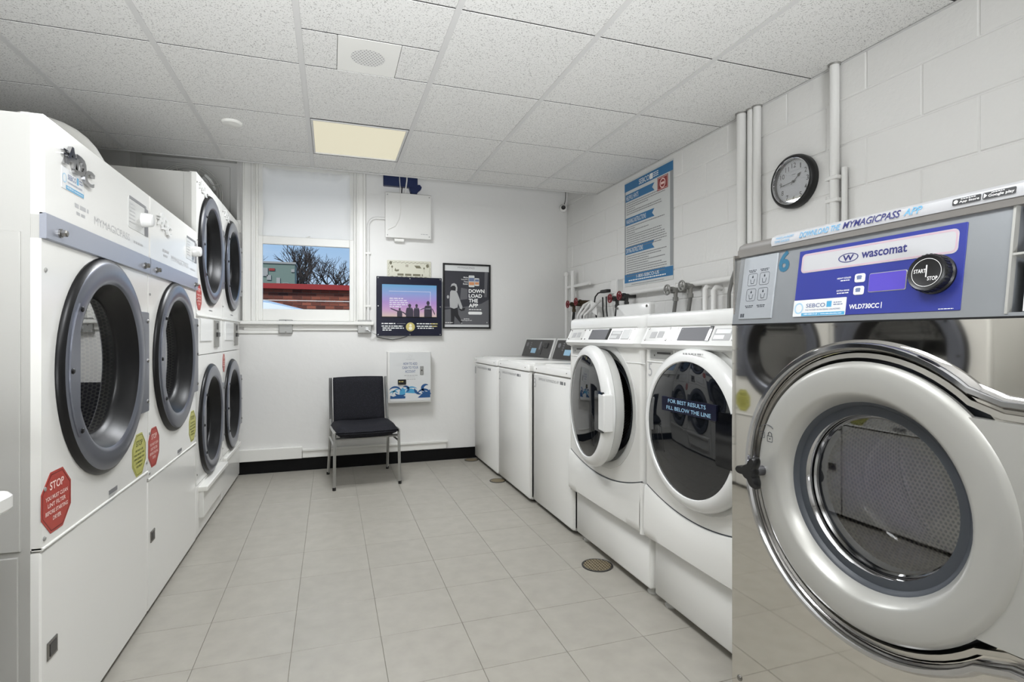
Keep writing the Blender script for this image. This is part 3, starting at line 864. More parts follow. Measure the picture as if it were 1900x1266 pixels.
# ---- top-loading washers
def top_loader(y0, y1, xf, label, num):
    t = thing('top_loading_washer', label, 'washer', (xf + .35, (y0 + y1) / 2, 0), 'top-loading washers')
    fr = FR(xf); g = .003
    B().slab(F((xf + .02, 0, 0), (0, -1, 0), (0, 0, 1)), -y1 + g, .022, -y0 - g, .868, -.72, 0, .002, .001).obj('cabinet', 'machine_side', t, 0)
    fp = B().slab(fr, -y1 + g, .022, -y0 - g, .868, -.03, .0, .016, .012, k=3).obj('front_panel', 'enamel_soft', t, 50)
    tp = B().slab(F((0, 0, .872), (1, 0, 0), (0, 1, 0)), xf - .004, y0 + g, xf + .72, y1 - g, 0, .043, .012, .010).obj('top_panel', 'enamel', t, 50)
    B().slab(F((0, 0, .915), (1, 0, 0), (0, 1, 0)), xf + .055, y0 + .06, xf + .43, y1 - .06, 0, .010, .02, .006).obj('lid', 'enamel', t, 50)
    for u in (-y1 + .07, -y0 - .07): bolt(fr, u, .893, .004, .004, tp)
    for x_ in (.07, .60):
        for y_ in (y0 + .06, y1 - .06): B().cyl((xf + x_, y_, 0), (xf + x_, y_, .024), .022, .016, 10).obj('levelling_foot', 'charcoal', t)
    cs = F((xf + .445, 0, .917), (0, -1, 0), (.055, 0, .158))
    sd = [(xf + .445, .915), (xf + .70, .915), (xf + .70, 1.085), (xf + .502, 1.085)]
    B().rings(F((0, y0 + g, 0), (1, 0, 0), (0, 0, 1)), [(sd, 0), (sd, -(y1 - y0 - 2 * g))]).obj('console', 'plastic_panel', t, 0)
    f_ = B().slab(cs, -y1 + .02, .006, -y0 - .035, .164, 0, .004, .004, .002).obj('console_face', 'charcoal', t, 0)
    B().disc(cs, -y1 + .09, .118, .028, .0045, 20, .02).words(cs, -y1 + .16, .130, .03, .01, .0045).words(cs, -y1 + .16, .112, .03, .01, .0045).words(cs, -y1 + .16, .094, .03, .01, .0045).words(cs, -y1 + .16, .076, .03, .01, .0045).slab(cs, -y0 - .30, .075, -y0 - .265, .145, .004, .006).obj('console_marks', 'ink_gray', f_, 0)
    B().slab(cs, -y0 - .19, .090, -y0 - .12, .135, .004, .012, .004, .003).slab(cs, -y0 - .235, .03, -y0 - .225, .11, .004, .006).obj('card_reader', 'black', f_, 0)
    B().slab(cs, -y1 + .22, .040, -y1 + .335, .085, .004, .005).obj('instruction_sticker', 'blue_pale', f_, 0)
    B().text(fr, num, -y1 + .012, .770, .040, .062, .0008, .0).obj('number', 'ink_lightgray', fp, 0)
    B().text(fr, 'DOWNLOAD THE MYMAGICPASS APP', -y1 + .10, .822, .32, .017, .0008).obj('faded_lettering', 'ink_lightgray', fp, 0)
    B().words(fr, -y1 + .44, .822, .075, .018, .0008).obj('store_badge', 'ink_gray', fp, 0)
    return t
top_loader(4.030, 4.722, 1.231, 'white top-loading washer with charcoal console, farthest back against the window wall', '1')
top_loader(3.330, 4.022, 1.240, 'white top-loading washer numbered 2, middle one of the low washers', '2')
top_loader(2.712, 3.322, 1.264, 'white top-loading washer numbered 3, beside the ajar front-loader', '3')

# ---- front-loading washers with slanted white consoles
def front_loader(y0, y1, label, num, ajar):
    t = thing('front_loading_washer', label, 'washer', (1.60, (y0 + y1) / 2, 0), 'white front-loading washers')
    X = 1.250; fr = FR(X); g = .0012; ym = (y0 + y1) / 2; zc = .772
    u0, u1 = -y1 + g, -y0 - g
    B().box(X + .03, X + .80, y0 + g, y0 + g + .012, .26, 1.185).box(X + .03, X + .80, y1 - g - .012, y1 - g, .26, 1.185).box(X + .03, X + .8, y0 + g, y1 - g, 1.17, 1.185).box(X + .78, X + .8, y0 + g, y1 - g, .26, 1.185).box(X + .03, X + .8, y0 + g, y1 - g, .25, .27).obj('cabinet', 'enamel_soft', t, 0)
    # pedestal
    B().slab(FR(X + .022), u0 + .022, .034, u1 - .004, .275, -.70, 0, .012, .008, k=3).obj('pedestal', 'enamel_soft', t, 50)
    for dx in (.07, .62):
        for y_ in (y0 + .05, y1 - .075): B().lathe(FZ(0), X + dx, y_, [(.0005, 0), (.026, 0), (.028, .008), (.014, .018), (.010, .036)], 14).obj('levelling_foot', 'plastic_panel', t)
    # front panel with door opening; lower bulging panel below an arched seam
    N_ = 24
    u1_ = u1; u1 = u1 - .026
    arch = [(u0 + (u1 - u0) * i / N_, .488 - .062 * (1 - (2 * i / N_ - 1) ** 2)) for i in range(N_ + 1)]
    fp = B().platehole(fr, u0, .395, u1 - .026, 1.056, -ym, zc, .270, -.03, 0.0).rings(fr, [([(u1 - .026 + .026 * sin(a_), .395), (u1 - .026 + .026 * sin(a_), 1.056)], -.030 + .030 * cos(a_)) for a_ in [q * pi / 16 for q in range(9)]], False, False, False).obj('front_panel', 'enamel', t, 0)
    B().rings(fr, [([(u, z - .003) for u, z in arch], .0008), ([(u, z + .0016) for u, z in arch], .0008)], False, False, False).obj('seam_shadow', 'gasket', fp, 0)  # dark strip standing in for the shadow in the seam gap
    lp = B()
    rows = []
    for k, (f_, n) in enumerate(((0, -.006), (.0, .008), (.03, .012), (.45, .016), (.8, .017), (.94, .014), (1, .002))):
        rows.append(([(u, z - .003 + (.268 - z + .003) * f_) for u, z in arch], n))
    lp.rings(fr, rows, False, False, False)
    lp.rings(fr, [([(u, .268) for u, z in arch], .002), ([(u, .268) for u, z in arch], -.04)], False, False, False)
    za = arch[-1][1] - .003
    lp.rings(fr, [([(u1 + .026 * sin(a_), .268), (u1 + .026 * sin(a_), .30), (u1 + .026 * sin(a_), za)], -.028 + .042 * cos(a_)) for a_ in [q * pi / 16 for q in range(9)]], False, False, False)
    u1 = u1_
    lp.obj('lower_panel', 'enamel', t, 40)
    for s_ in (0, 1):      # side returns of the front
        yy = y0 + g if s_ == 0 else y1 - g - .001
        B().box(X + (.028 if s_ == 0 else -.002), X + .032, yy, yy + .001, .262, 1.03).obj('side_return', 'enamel_soft', t, 0)
    # console
    sec = [(X + .035, 1.030), (X - .004, 1.050), (X - .026, 1.057), (X - .036, 1.072), (X - .030, 1.083), (X - .002, 1.138), (X - .004, 1.146), (X - .004, 1.176), (X + .002, 1.190), (X + .016, 1.197), (X + .10, 1.197), (X + .10, 1.03)]
    shf = lambda d: [(min(p + d, X + .032) if p < X + .03 else p, q) for p, q in sec]
    cs = B().rings(F((0, y1 - g, 0), (1, 0, 0), (0, 0, 1)), [([(p + .006, q) for p, q in sec], 0), (sec, .008), (sec, (y1 - y0) - 2 * g - .058), (shf(.006), (y1 - y0) - 2 * g - .045), (shf(.020), (y1 - y0) - 2 * g - .022), (shf(.046), (y1 - y0) - 2 * g)]).obj('console', 'plastic_white', t, 30)
    B().slab(F((0, 0, 1.186), (1, 0, 0), (0, 1, 0)), X + .08, y0 + g, X + .80, y1 - g, 0, .010, .004, .003).obj('top_panel', 'enamel', t, 0)
    B().slab(FR(X), u0 + .006, 1.1435, u1 - .060, 1.1465, -.01, .0050).obj('console_seam', 'plastic_panel', cs, 0)
    cf = F((X - .0295, 0, 1.079), (0, -1, 0), (.028, 0, .055))
    W = u1 - u0
    pl = B().slab(cf, u0 + .020, .004, u0 + .020 + W * .235, .068, .0, .0025, .006, .001).obj('blank_plate', 'plastic_panel', cs, 0)
    B().slab(cf, u0 + .020 + W * .05, .018, u0 + .02 + W * .11, .046, .0025, .0032).slab(cf, u0 + .02 + W * .125, .020, u0 + .02 + W * .18, .048, .0025, .0032).obj('embossed_mark', 'ink_lightgray', pl, 0)
    for a, b_ in ((.028, .010), (.028, .060), (.012 + W * .235, .010), (.012 + W * .235, .060)): bolt(cf, u0 + a, b_, .0025, .004, pl)
    fp2 = B().slab(cf, u0 + .03 + W * .245, .002, u1 - .075, .069, 0, .0016, .006, .001).obj('console_face', 'plastic_panel', cs, 0)
    ds = B().slab(cf, u0 + W * .355, .008, u0 + W * .60, .062, .0016, .004, .004, .001).obj('display', 'photo_mid', cs, 0)
    B().slab(cf, u0 + W * .595, .008, u0 + W * .618, .064, .002, .006).rect(cf, u0 + W * .37, .052, u0 + W * .375, .058, .0045).obj('display_edge', 'black_gloss', ds, 0)
    B().slab(cf, u0 + W * .635, .010, u0 + W * .765, .056, .0016, .003, .004, .001).obj('price_window', 'ink_lightgray', cs, 0)
    B().slab(cf, u0 + W * .65, .036, u0 + W * .755, .052, .003, .0036).slab(cf, u0 + W * .645, .015, u0 + W * .72, .030, .003, .0036).obj('price_card', 'paper_white', cs, 0)
    B().slab(cf, u0 + W * .775, .010, u1 - .098, .060, .0016, .006, .004, .002).obj('card_slot_plate', 'paper_white', cs, 0)
    for a, b_ in ((u0 + .04 + W * .245, .010), (u0 + .05 + W * .25, .060), (u1 - .086, .010), (u1 - .082, .060)): bolt(cf, a, b_, .0016, .004, fp2)
    # dispenser pull pocket beneath the console
    tr = B().slab(fr, u0 + .020, 1.006, u0 + .20, 1.053, -.002, .003, .010, .002).obj('drawer_front', 'plastic_panel', t, 0)
    B().slab(fr, u0 + .030, 1.012, u0 + .185, 1.048, .003, .0036, .006).obj('drawer_pocket', 'gray_plate', tr, 0)
    B().slab(fr, u0 + .080, 1.032, u0 + .170, 1.040, .0036, .0045).disc(fr, u0 + .062, 1.026, .004, .0045, 10).obj('drawer_latch', 'charcoal', tr, 0)
    B().slab(fr, u0 + .004, .996, u0 + .215, 1.0015, 0, .003, 0, .002).obj('panel_crease', 'plastic_white', fp, 0)
    B().slab(fr, u1 - .16, .985, u1 - .004, .990, 0, .003, 0, .002).obj('panel_crease', 'plastic_white', fp, 0)
    if num: B().text(fr, num, u0 + .012, .938, .026, .056, .0008).obj('number', 'ink_lightgray', fp, 0)
    # gasket and drum behind the door
    B().lathe(fr, -ym, zc, [(.302, -.002), (.300, .004), (.280, .005), (.270, .002), (.262, -.03), (.226, -.034)], 56).obj('door_seat', 'plastic_panel', t, 50)
    B().lathe(fr, -ym, zc, [(.226, -.02), (.215, -.05), (.20, -.06), (.19, -.04), (.18, -.09), (.20, -.12)], 56).obj('door_gasket', 'gasket', t, 50)
    B().lathe(fr, -ym, zc, [(.25, -.12), (.25, -.46)], 48, True).flatuv(fr, -ym, zc, .25, -.46).obj('drum', 'washer_drum', t, 60)
    # door
    rot = Matrix.Identity(4)
    if ajar:
        hp = Vector((X - .012, ym + .265, zc))
        rot = Matrix.Translation(hp) @ Matrix.Rotation(radians(ajar), 4, 'Z') @ Matrix.Translation(-hp)
    def dz(b): return b.xf(rot)
    dr = dz(B().lathe(fr, -ym, zc, [(.240, .004), (.272, .006), (.287, .016), (.288, .030), (.282, .044), (.266, .056), (.252, .061), (.243, .061), (.240, .056)], 72)).obj('door', 'plastic_white', t, 50)
    dz(B().lathe(fr, -ym, zc, [(.278, .012), (.268, -.030), (.250, -.040), (.21, -.03), (.18, -.05), (.12, -.065), (.0005, -.07)], 48)).obj('door_inner', 'plastic_panel', dr, 50)
    dz(B().lathe(fr, -ym, zc, [(.2415, .055), (.22, .0595), (.18, .064), (.12, .068), (.06, .070), (.0005, .0705)], 56)).obj('door_glass', 'dark_glass', dr, 80)
    # handle on the near edge
    hu = -ym + .205
    pocket = [(hu - .034, -.088), (hu + .054, -.088), (hu + .06, -.08), (hu + .06, .08), (hu + .054, .088), (hu - .034, .088), (hu - .040, .08), (hu - .040, -.08)]
    dz(B().prism(fr, [(p, zc + q) for p, q in pocket], .058, .0685)).obj('handle_recess', 'black_gloss', dr, 0)
    hb = B()
    hb.slab(fr, hu + (.010 if ajar else .032), zc - .082, hu + .084, zc + .082, .030, .070, .008, .006)
    dz(hb).obj('handle', 'plastic_white', dr, 40)
    if not ajar:
        sg = B().add([], [])
        fs = F(fr.p(-ym - .126, zc + .082, .0700), (0, -1, 0), (0, 0, 1))
        ls = B().slab(fs, 0, -.026, .300, .026, -.004, .0035, .002, 0).obj('notice_label', 'navy', dr, 0)
        B().text(fs, 'FOR BEST RESULTS', .040, .006, .21, .0135, .0042, .008).text(fs, 'FILL BELOW THE LINE', .030, -.019, .245, .0135, .0042, .008).obj('lettering', 'blue_pale', ls, 0)
        B().words(fr, -ym - .02, zc + .266, .11, .006, .0582).obj('faded_lettering', 'ink_lightgray', dr, 0)
    return t
mat('dark_glass', lin(12, 15, 20), 0.03, spec=0.8, coat=0.15)
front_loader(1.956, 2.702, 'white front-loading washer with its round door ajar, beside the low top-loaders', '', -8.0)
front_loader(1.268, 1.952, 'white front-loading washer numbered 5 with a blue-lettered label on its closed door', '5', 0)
# ---- the big stainless washer-extractor in the right foreground
def big_washer():
    t = thing('washer_extractor', 'large stainless steel front-loading washer numbered 6, in the right foreground', 'washer', (1.5, .87, 0))
    X = 1.075; fr = FR(X); Y0, Y1 = .470, 1.245
    cy_, cz = .846, .764
    fp = B().platehole(fr, -Y1, .05, -Y0, 1.134, -cy_, cz, .308, -.03, 0, 64).obj('front_panel', 'stainless', t, 0)
    B().box(X + .004, X + .92, Y1 - .006, Y1, .05, 1.33).box(X + .004, X + .92, Y0, Y0 + .006, .05, 1.33).box(X + .9, X + .92, Y0, Y1, .05, 1.33).obj('side_panel', 'stainless_soft', t, 0)
    B().box(X + .03, X + .9, Y0 + .02, Y1 - .02, 0, .05).obj('base_frame', 'charcoal', t, 0)
    for u, v in ((-Y1 + .03, .155), (-Y1 + .03, .10), (-Y0 - .03, .10)): bolt(fr, u, v, 0, .008, fp)
    # tilted console
    cf = F((X, 0, 1.137), (0, -1, 0), (.028, 0, .198))
    sec = [(X, 1.137), (X + .028, 1.335), (X + .20, 1.335), (X + .20, 1.137)]
    # console body is built around the coin niche at its near end
    ce = -.5935
    B().rings(F((0, Y1, 0), (1, 0, 0), (0, 0, 1)), [(sec, 0), (sec, Y1 + ce)]).obj('console', 'console_silver', t, 0)
    B().rings(F((0, -ce, 0), (1, 0, 0), (0, 0, 1)), [([(X, 1.137), (X + .001, 1.1435), (X + .2, 1.1435), (X + .2, 1.137)], 0), ([(X, 1.137), (X + .001, 1.1435), (X + .2, 1.1435), (X + .2, 1.137)], -ce - Y0)]).rings(F((0, -ce, 0), (1, 0, 0), (0, 0, 1)), [([(X + .0272, 1.329), (X + .028, 1.335), (X + .2, 1.335), (X + .2, 1.329)], 0), ([(X + .0272, 1.329), (X + .028, 1.335), (X + .2, 1.335), (X + .2, 1.329)], -ce - Y0)]).obj('console_end', 'console_silver', t, 0)
    cb = B().slab(cf, ce, .004, -Y0, .196, -.10, -.085).obj('coin_unit', 'charcoal', t, 0)
    B().slab(cf, ce, .104, -Y0, .108, -.085, .001).slab(cf, ce - .002, .004, ce + .002, .196, -.01, .002).obj('niche_frame', 'silver_paint', cb, 0)
    B().slab(cf, ce + .024, .112, -Y0 - .01, .192, -.084, -.02, .004, .002).obj('coin_plate', 'brass_dark', cb, 0)
    B().slab(cf, ce + .018, .006, -Y0 - .01, .100, -.084, -.03, .004, .002).obj('coin_box', 'black', cb, 0)
    B().slab(cf, ce + .016, .010, ce + .021, .090, -.03, -.012).obj('box_edge', 'paper_white', cb, 0)
    B().lathe(cf, ce + .030, .180, [(.011, -.02), (.011, -.012), (.006, -.010), (.006, -.014), (.0005, -.014)], 16).obj('coin_lock', 'chrome', cb, 40)
    B().box(X - .001, X + .1, Y0, Y1, 1.1335, 1.1372).obj('console_gap', 'black', t, 0)
    # top cap with banner
    capsec = [(X + .022, 1.337), (X + .020, 1.348), (X + .024, 1.358), (X + .034, 1.364), (X + .20, 1.374), (X + .20, 1.337)]
    cap = B().rings(F((0, Y1 + .004, 0), (1, 0, 0), (0, 0, 1)), [([(p + .006, q * .9 + 1.35 * .1) for p, q in capsec], 0), (capsec, .012), (capsec, Y1 - Y0 + .008)]).obj('top_cap', 'cap_gray', t, 35)
    B().box(X + .02, X + .92, Y0, Y1, 1.325, 1.345).obj('top_panel', 'cap_gray', t, 0)
    B().box(X + .0265, X + .1, Y0, Y1 - .004, 1.3345, 1.3375).obj('cap_gap', 'black', t, 0)
    bf = F((X + .0195, 0, 1.3395), (0, -1, 0), (.012, 0, .030))
    bn = B()
    bs = [(X + .0185, 1.3385), (X + .0165, 1.348), (X + .020, 1.360), (X + .032, 1.367), (X + .075, 1.3705), (X + .075, 1.366), (X + .036, 1.362), (X + .026, 1.356)]
    bn.rings(F((0, 1.120, 0), (1, 0, 0), (0, 0, 1)), [(bs, 0), (bs, 1.120 - Y0)])
    ban = bn.obj('banner_sticker', 'plate_white', t, 30)
    tf = F((X + .0158, 0, 1.3400), (0, -1, 0), (.006, 0, .030))
    B().text(tf, 'DOWNLOAD THE', -1.030, .0045, .112, .014, .0012, .012, .25).text(tf, 'APP', -.776, .0045, .036, .0145, .0012, .012, .25).text(tf, 'MAKE LAUNDRY', -1.105, .0125, .058, .0062, .0012, 0, .2).text(tf, 'TIME EASIER', -1.108, .0035, .048, .0062, .0012, 0, .2).obj('light_lettering', 'blue_banner', ban, 0, kind='stuff')
    B().text(tf, 'MYMAGICPASS', -.912, .0045, .130, .0155, .0012, .014, .25).obj('dark_lettering', 'navy_ink', ban, 0)
    bd = B().slab(tf, -.686, .0045, -.640, .0165, .0005, .0012, .002).slab(tf, -.637, .0045, -.588, .0165, .0005, .0012, .002).obj('store_badge', 'ink_black', ban, 0)
    B().text(tf, 'App Store', -.674, .0062, .032, .0052, .0018, .01).text(tf, 'Google play', -.628, .0058, .038, .0062, .0018, .01).words(tf, -.672, .0135, .024, .0014, .0018).words(tf, -.624, .0138, .02, .0012, .0018).disc(tf, -.680, .0105, .0036, .0018, 12).poly(tf, [(-.635, .006), (-.630, .0105), (-.635, .015)], .0018).obj('lettering', 'ink_white', bd, 0)
    # detergent lid on the left of the console
    dl = B().slab(cf, -1.221, .0125, -1.1025, .1858, 0, .0028, .003, .0015).obj('detergent_lid', 'detergent_panel', t, 0)
    ic = B()
    for (u, v) in ((-1.199, .104), (-1.157, .104), (-1.199, .062), (-1.157, .062)):
        o, i = ic.outline(u, v, u + .034, v + .034, .006), ic.outline(u + .001, v + .001, u + .033, v + .033, .005)
        ic.rings(cf, [(o, .0032), (i, .0032)], False, False)
        ic.poly(cf, [(u + .009, v + .018), (u + .0105, v + .018), (u + .013, v + .007), (u + .021, v + .007), (u + .0235, v + .018), (u + .025, v + .018), (u + .022, v + .0055), (u + .012, v + .0055)], .0032)
        ic.poly(cf, [(u + .017, v + .030), (u + .014, v + .023), (u + .017, v + .021), (u + .020, v + .023)], .0032)
    for u, v in ((-1.199, .146), (-1.157, .146), (-1.199, .048), (-1.157, .048)): ic.words(cf, u, v, .030, .0022, .0032).words(cf, u + .003, v - .004, .024, .0022, .0032)
    ic.rect(cf, -1.213, .018, -1.207, .028, .0032).rect(cf, -1.205, .018, -1.199, .028, .0032)
    ic.obj('pictograms', 'gasket', dl, 0)
    B().text(cf, '6', -1.098, .1315, .034, .056, .0008, .03).obj('number', 'teal', t, 0)
    # blue control plate
    bp = B().slab(cf, -1.034, .0135, -.6635, .1765, 0, .0018, .002, .0006).obj('control_plate', 'cobalt', t, 0)
    wp = B().slab(cf, -1.024, .1205, -.676, .1675, .0018, .0026, .010).obj('name_plate', 'plate_white', bp, 0)
    pk = B()
    for e in (.0015, .0035):
        pk.rings(cf, [(pk.outline(-1.024 + e, .1205 + e, -.676 - e, .1675 - e, .009), .0029), (pk.outline(-1.0233 + e, .1212 + e, -.6767 - e, .1668 - e, .0085), .0029)], False, False)
    pk.obj('pink_border', 'pinkline', wp, 0)
    nm = B().text(cf, 'wascomat', -.867, .1365, .098, .0165, .003, .022)
    for a, b_ in ((.0245, .0225),):
        nm.rings(cf, [([(-.8985 + .0245 * cos(q * pi / 18), .1425 + .0105 * sin(q * pi / 18)) for q in range(36)], .003), ([(-.8985 + .0222 * cos(q * pi / 18), .1425 + .0088 * sin(q * pi / 18)) for q in range(36)], .003)], False, False)
    nm.text(cf, 'W', -.912, .1355, .027, .0135, .003, .03)
    nm.obj('lettering', 'navy_ink', wp, 0)
    ds = B().slab(cf, -.844, .0595, -.764, .1003, .0018, .0032, .004, .0008).obj('display_rim', 'silver_paint', bp, 0)
    dp = B().slab(cf, -.8425, .061, -.7655, .0988, .0032, .0036, .003).obj('display', 'display_purple', ds, 0)
    for v in (.0838, .0562):
        bt = B().slab(cf, -.877, v, -.8535, v + .0190, .0018, .0042, .0045, .0012).obj('button', 'ink_white', bp, 40)
        B().poly(cf, [(-.871, v + .006), (-.871, v + .011), (-.873, v + .011), (-.870, v + .015), (-.861, v + .015), (-.858, v + .011), (-.860, v + .011), (-.860, v + .006)], .0045).obj('pictogram', 'blue_gray', bt, 0)
    B().text(cf, 'HEAVY SOILED', -.921, .0955, .034, .0034, .0022, .01).words(cf, -.912, .0905, .022, .002, .0022).text(cf, 'EXTRA RINSE', -.919, .0672, .031, .0034, .0022, .01).words(cf, -.918, .0622, .030, .002, .0022).text(cf, 'WLD730CC', -.884, .0255, .068, .0105, .0022, .018).words(cf, -.70, .0165, .026, .0012, .0022).rect(cf, -.812, .0245, -.8105, .0375, .0022).obj('white_lettering', 'ink_white', bp, 0, kind='stuff')
    sebco(bp, F(cf.p(0, 0, .0018), cf.R, cf.U), -1.034, .0135, .142, .040)
    kb = B().lathe(cf, -.712, .0838, [(.038, .0018), (.038, .006), (.0352, .009), (.0352, .025), (.0335, .0275), (.0285, .0255), (.0005, .0255)], 48).obj('selector_knob', 'black', bp, 40)
    kr = B()
    for k in range(30):
        a = 2 * pi * k / 30
        kr.slab(F(cf.p(-.712 + .0352 * cos(a), .0838 + .0352 * sin(a), 0), cf.R * -sin(a) + cf.U * cos(a), cf.N), -.0016, .010, .0016, .024, -.0005, .0012)
    kr.obj('grip_rib', 'black', kb, 0)
    kt = B().text(cf, 'START', -.735, .0835, .022, .0075, .026, .01, .0).text(cf, 'STOP', -.709, .068, .018, .0075, .026, .01)
    kt.ringflat(cf, -.712, .0838, .0262, .0270, .026, 36).slab(cf, -.7128, .075, -.7112, .098, .0255, .0265)
    kt.obj('knob_marking', 'ink_white', kb, 0)
    # door: raised chrome lip running round the porthole and out to the hinge side
    rr = .320
    def lip_path(r, z1, z2, yend):
        a1 = math.asin((z1 - cz) / r); a2 = math.asin((z2 - cz) / r)
        pts = []
        uc = -cy_
        u1 = uc + r * cos(a1); u2 = uc + r * cos(a2)
        pts.append((-yend, z1)); pts.append((u1 + .09, z1)); pts.append((u1 + .03, z1 + .003))
        n = 60
        for i in range(n + 1):
            a = a1 + .10 + (2 * pi + a2 - .10 - a1 - .10) * i / n
            pts.append((uc + r * cos(a), cz + r * sin(a)))
        pts.append((u2 + .03, z2 - .003)); pts.append((u2 + .09, z2)); pts.append((-yend, z2))
        return pts
    P_ = lip_path(rr, .988, .552, Y0)
    def offs(P, d):
        out = []
        for i, (u, v) in enumerate(P):
            a = P[max(i - 1, 0)]; b_ = P[min(i + 1, len(P) - 1)]
            tx, ty = b_[0] - a[0], b_[1] - a[1]; l = math.hypot(tx, ty)
            out.append((u - ty / l * d, v + tx / l * d))
        return out
    lip = B(); prof = [(-.013, -.001), (-.010, .014), (-.004, .022), (.004, .022), (.010, .012), (.011, -.02)]
    lip.rings(fr, [(offs(P_, d), n) for d, n in prof], False, False, False)
    lip.obj('door_surround', 'chrome', t, 50)
    P2 = lip_path(rr - .022, .964, .574, Y0)
    B().rings(fr, [(offs(P2, -.010), -.012), (offs(P2, -.006), .004), (offs(P2, .004), .006), (offs(P2, .010), -.012)], False, False, False).obj('surround_trim', 'stainless_soft', t, 50)
    hinge_shape = [(-Y0, .956), (-Y0, .585)] + [(-cy_ + .272 * cos(a_), cz + .272 * sin(a_)) for a_ in [-.763 + (.811 + .763) * q / 20 for q in range(21)]]
    B().lathe(fr, -cy_, cz, [(.312, -.020), (.17, -.022)], 64).prism(fr, hinge_shape, -.03, -.012).obj('recess', 'gasket', t, 0)
    hg = B().prism(fr, hinge_shape, -.012, .012).obj('hinge_cover', 'silver_paint', t, 40)
    dr = B().lathe(fr, -cy_, cz, [(.272, -.012), (.284, -.004), (.286, .008), (.280, .016), (.270, .019), (.222, .021), (.214, .017), (.204, -.002), (.198, -.012), (.196, -.022)], 88).obj('door', 'silver_paint', t, 45)
    B().lathe(fr, -cy_, cz, [(.198, -.012), (.190, -.016), (.184, -.038), (.174, -.044), (.170, -.060), (.158, -.075)], 72).obj('door_gasket', 'gasket', dr, 50)
    B().lathe(fr, -cy_, cz, [(.180, -.034), (.176, -.029), (.171, -.034), (.168, -.046), (.164, -.041), (.159, -.050)], 72).obj('glass_rim', 'chrome', dr, 60)
    gb = B().lathe(fr, -cy_, cz, [(.166, -.046), (.158, -.075), (.150, -.120), (.138, -.150), (.125, -.158)], 64).obj('glass_bowl', 'bowl_glass', dr, 80)
    B().disc(fr, -cy_, cz, .168, -.046, 64).obj('door_glass', 'washer_glass', dr, 0)
    B().lathe(fr, -cy_, cz, [(.18, -.05), (.30, -.10), (.30, -.52)], 64, True).flatuv(fr, -cy_, cz, .30, -.52).obj('drum', 'washer_drum', t, 60)
    for k in range(3):
        a = 2 * pi * k / 3 + .35
        B().prism(F(fr.p(-cy_, cz, 0), fr.R * cos(a) + fr.U * sin(a), fr.N), [(.30, -.12), (.30, -.51), (.225, -.49), (.225, -.15)], -.022, .022).obj('drum_baffle', 'stainless_soft', t, 0)
    # engraved lock marks and the three-lobed latch knob
    mk = B()
    for u, v, s_ in ((-1.112, .853, 0), (-1.086, .846, 1)):
        o, i = mk.outline(u - .009, v - .011, u + .009, v + .005, .002), mk.outline(u - .0075, v - .0095, u + .0075, v + .0035, .001)
        f_ = F(fr.p(0, 0, .0205), fr.R, fr.U)
        mk.rings(f_, [(o, 0), (i, 0)], False, False).disc(f_, u, v - .003, .0022, 0, 8)
        mk.tube([f_.p(u - .006 - .004 * (1 - s_), v + .005, 0), f_.p(u - .005 - .005 * (1 - s_), v + .012, 0), f_.p(u - .005 * (1 - s_), v + .015, 0), f_.p(u + .005 - .006 * (1 - s_), v + .012, 0), f_.p(u + .006 - .008 * (1 - s_), v + .005 + .004 * (1 - s_), 0)], .0007, 5)
    mk.tube([fr.p(-1.095 + .02 * cos(a_), .866 + .012 * sin(a_), .0205) for a_ in (2.8, 2.3, 1.8, 1.3, .8, .3)], .0008, 5)
    mk.obj('lock_marking', 'gasket', dr, 0)
    hu, hv = -1.112, .757
    kn = B().lathe(fr, hu, hv, [(.013, .012), (.013, .060)], 18)
    ok = kn.obj('latch_shaft', 'chrome_dark', dr, 50)
    lob = []
    for k in range(72):
        a = 2 * pi * k / 72
        q = max(0, cos(3 * (a - radians(182)))) ** 1.3
        lob.append((hu + (.020 + .026 * q) * cos(a), hv + (.020 + .026 * q) * sin(a)))
    sc_ = lambda f_: [(hu + (u - hu) * f_, hv + (v - hv) * f_) for u, v in lob]
    B().rings(fr, [(sc_(.86), .046), (sc_(1), .051), (sc_(1), .064), (sc_(.88), .070)]).obj('latch_knob', 'black', dr, 40)
    return t
big_washer()

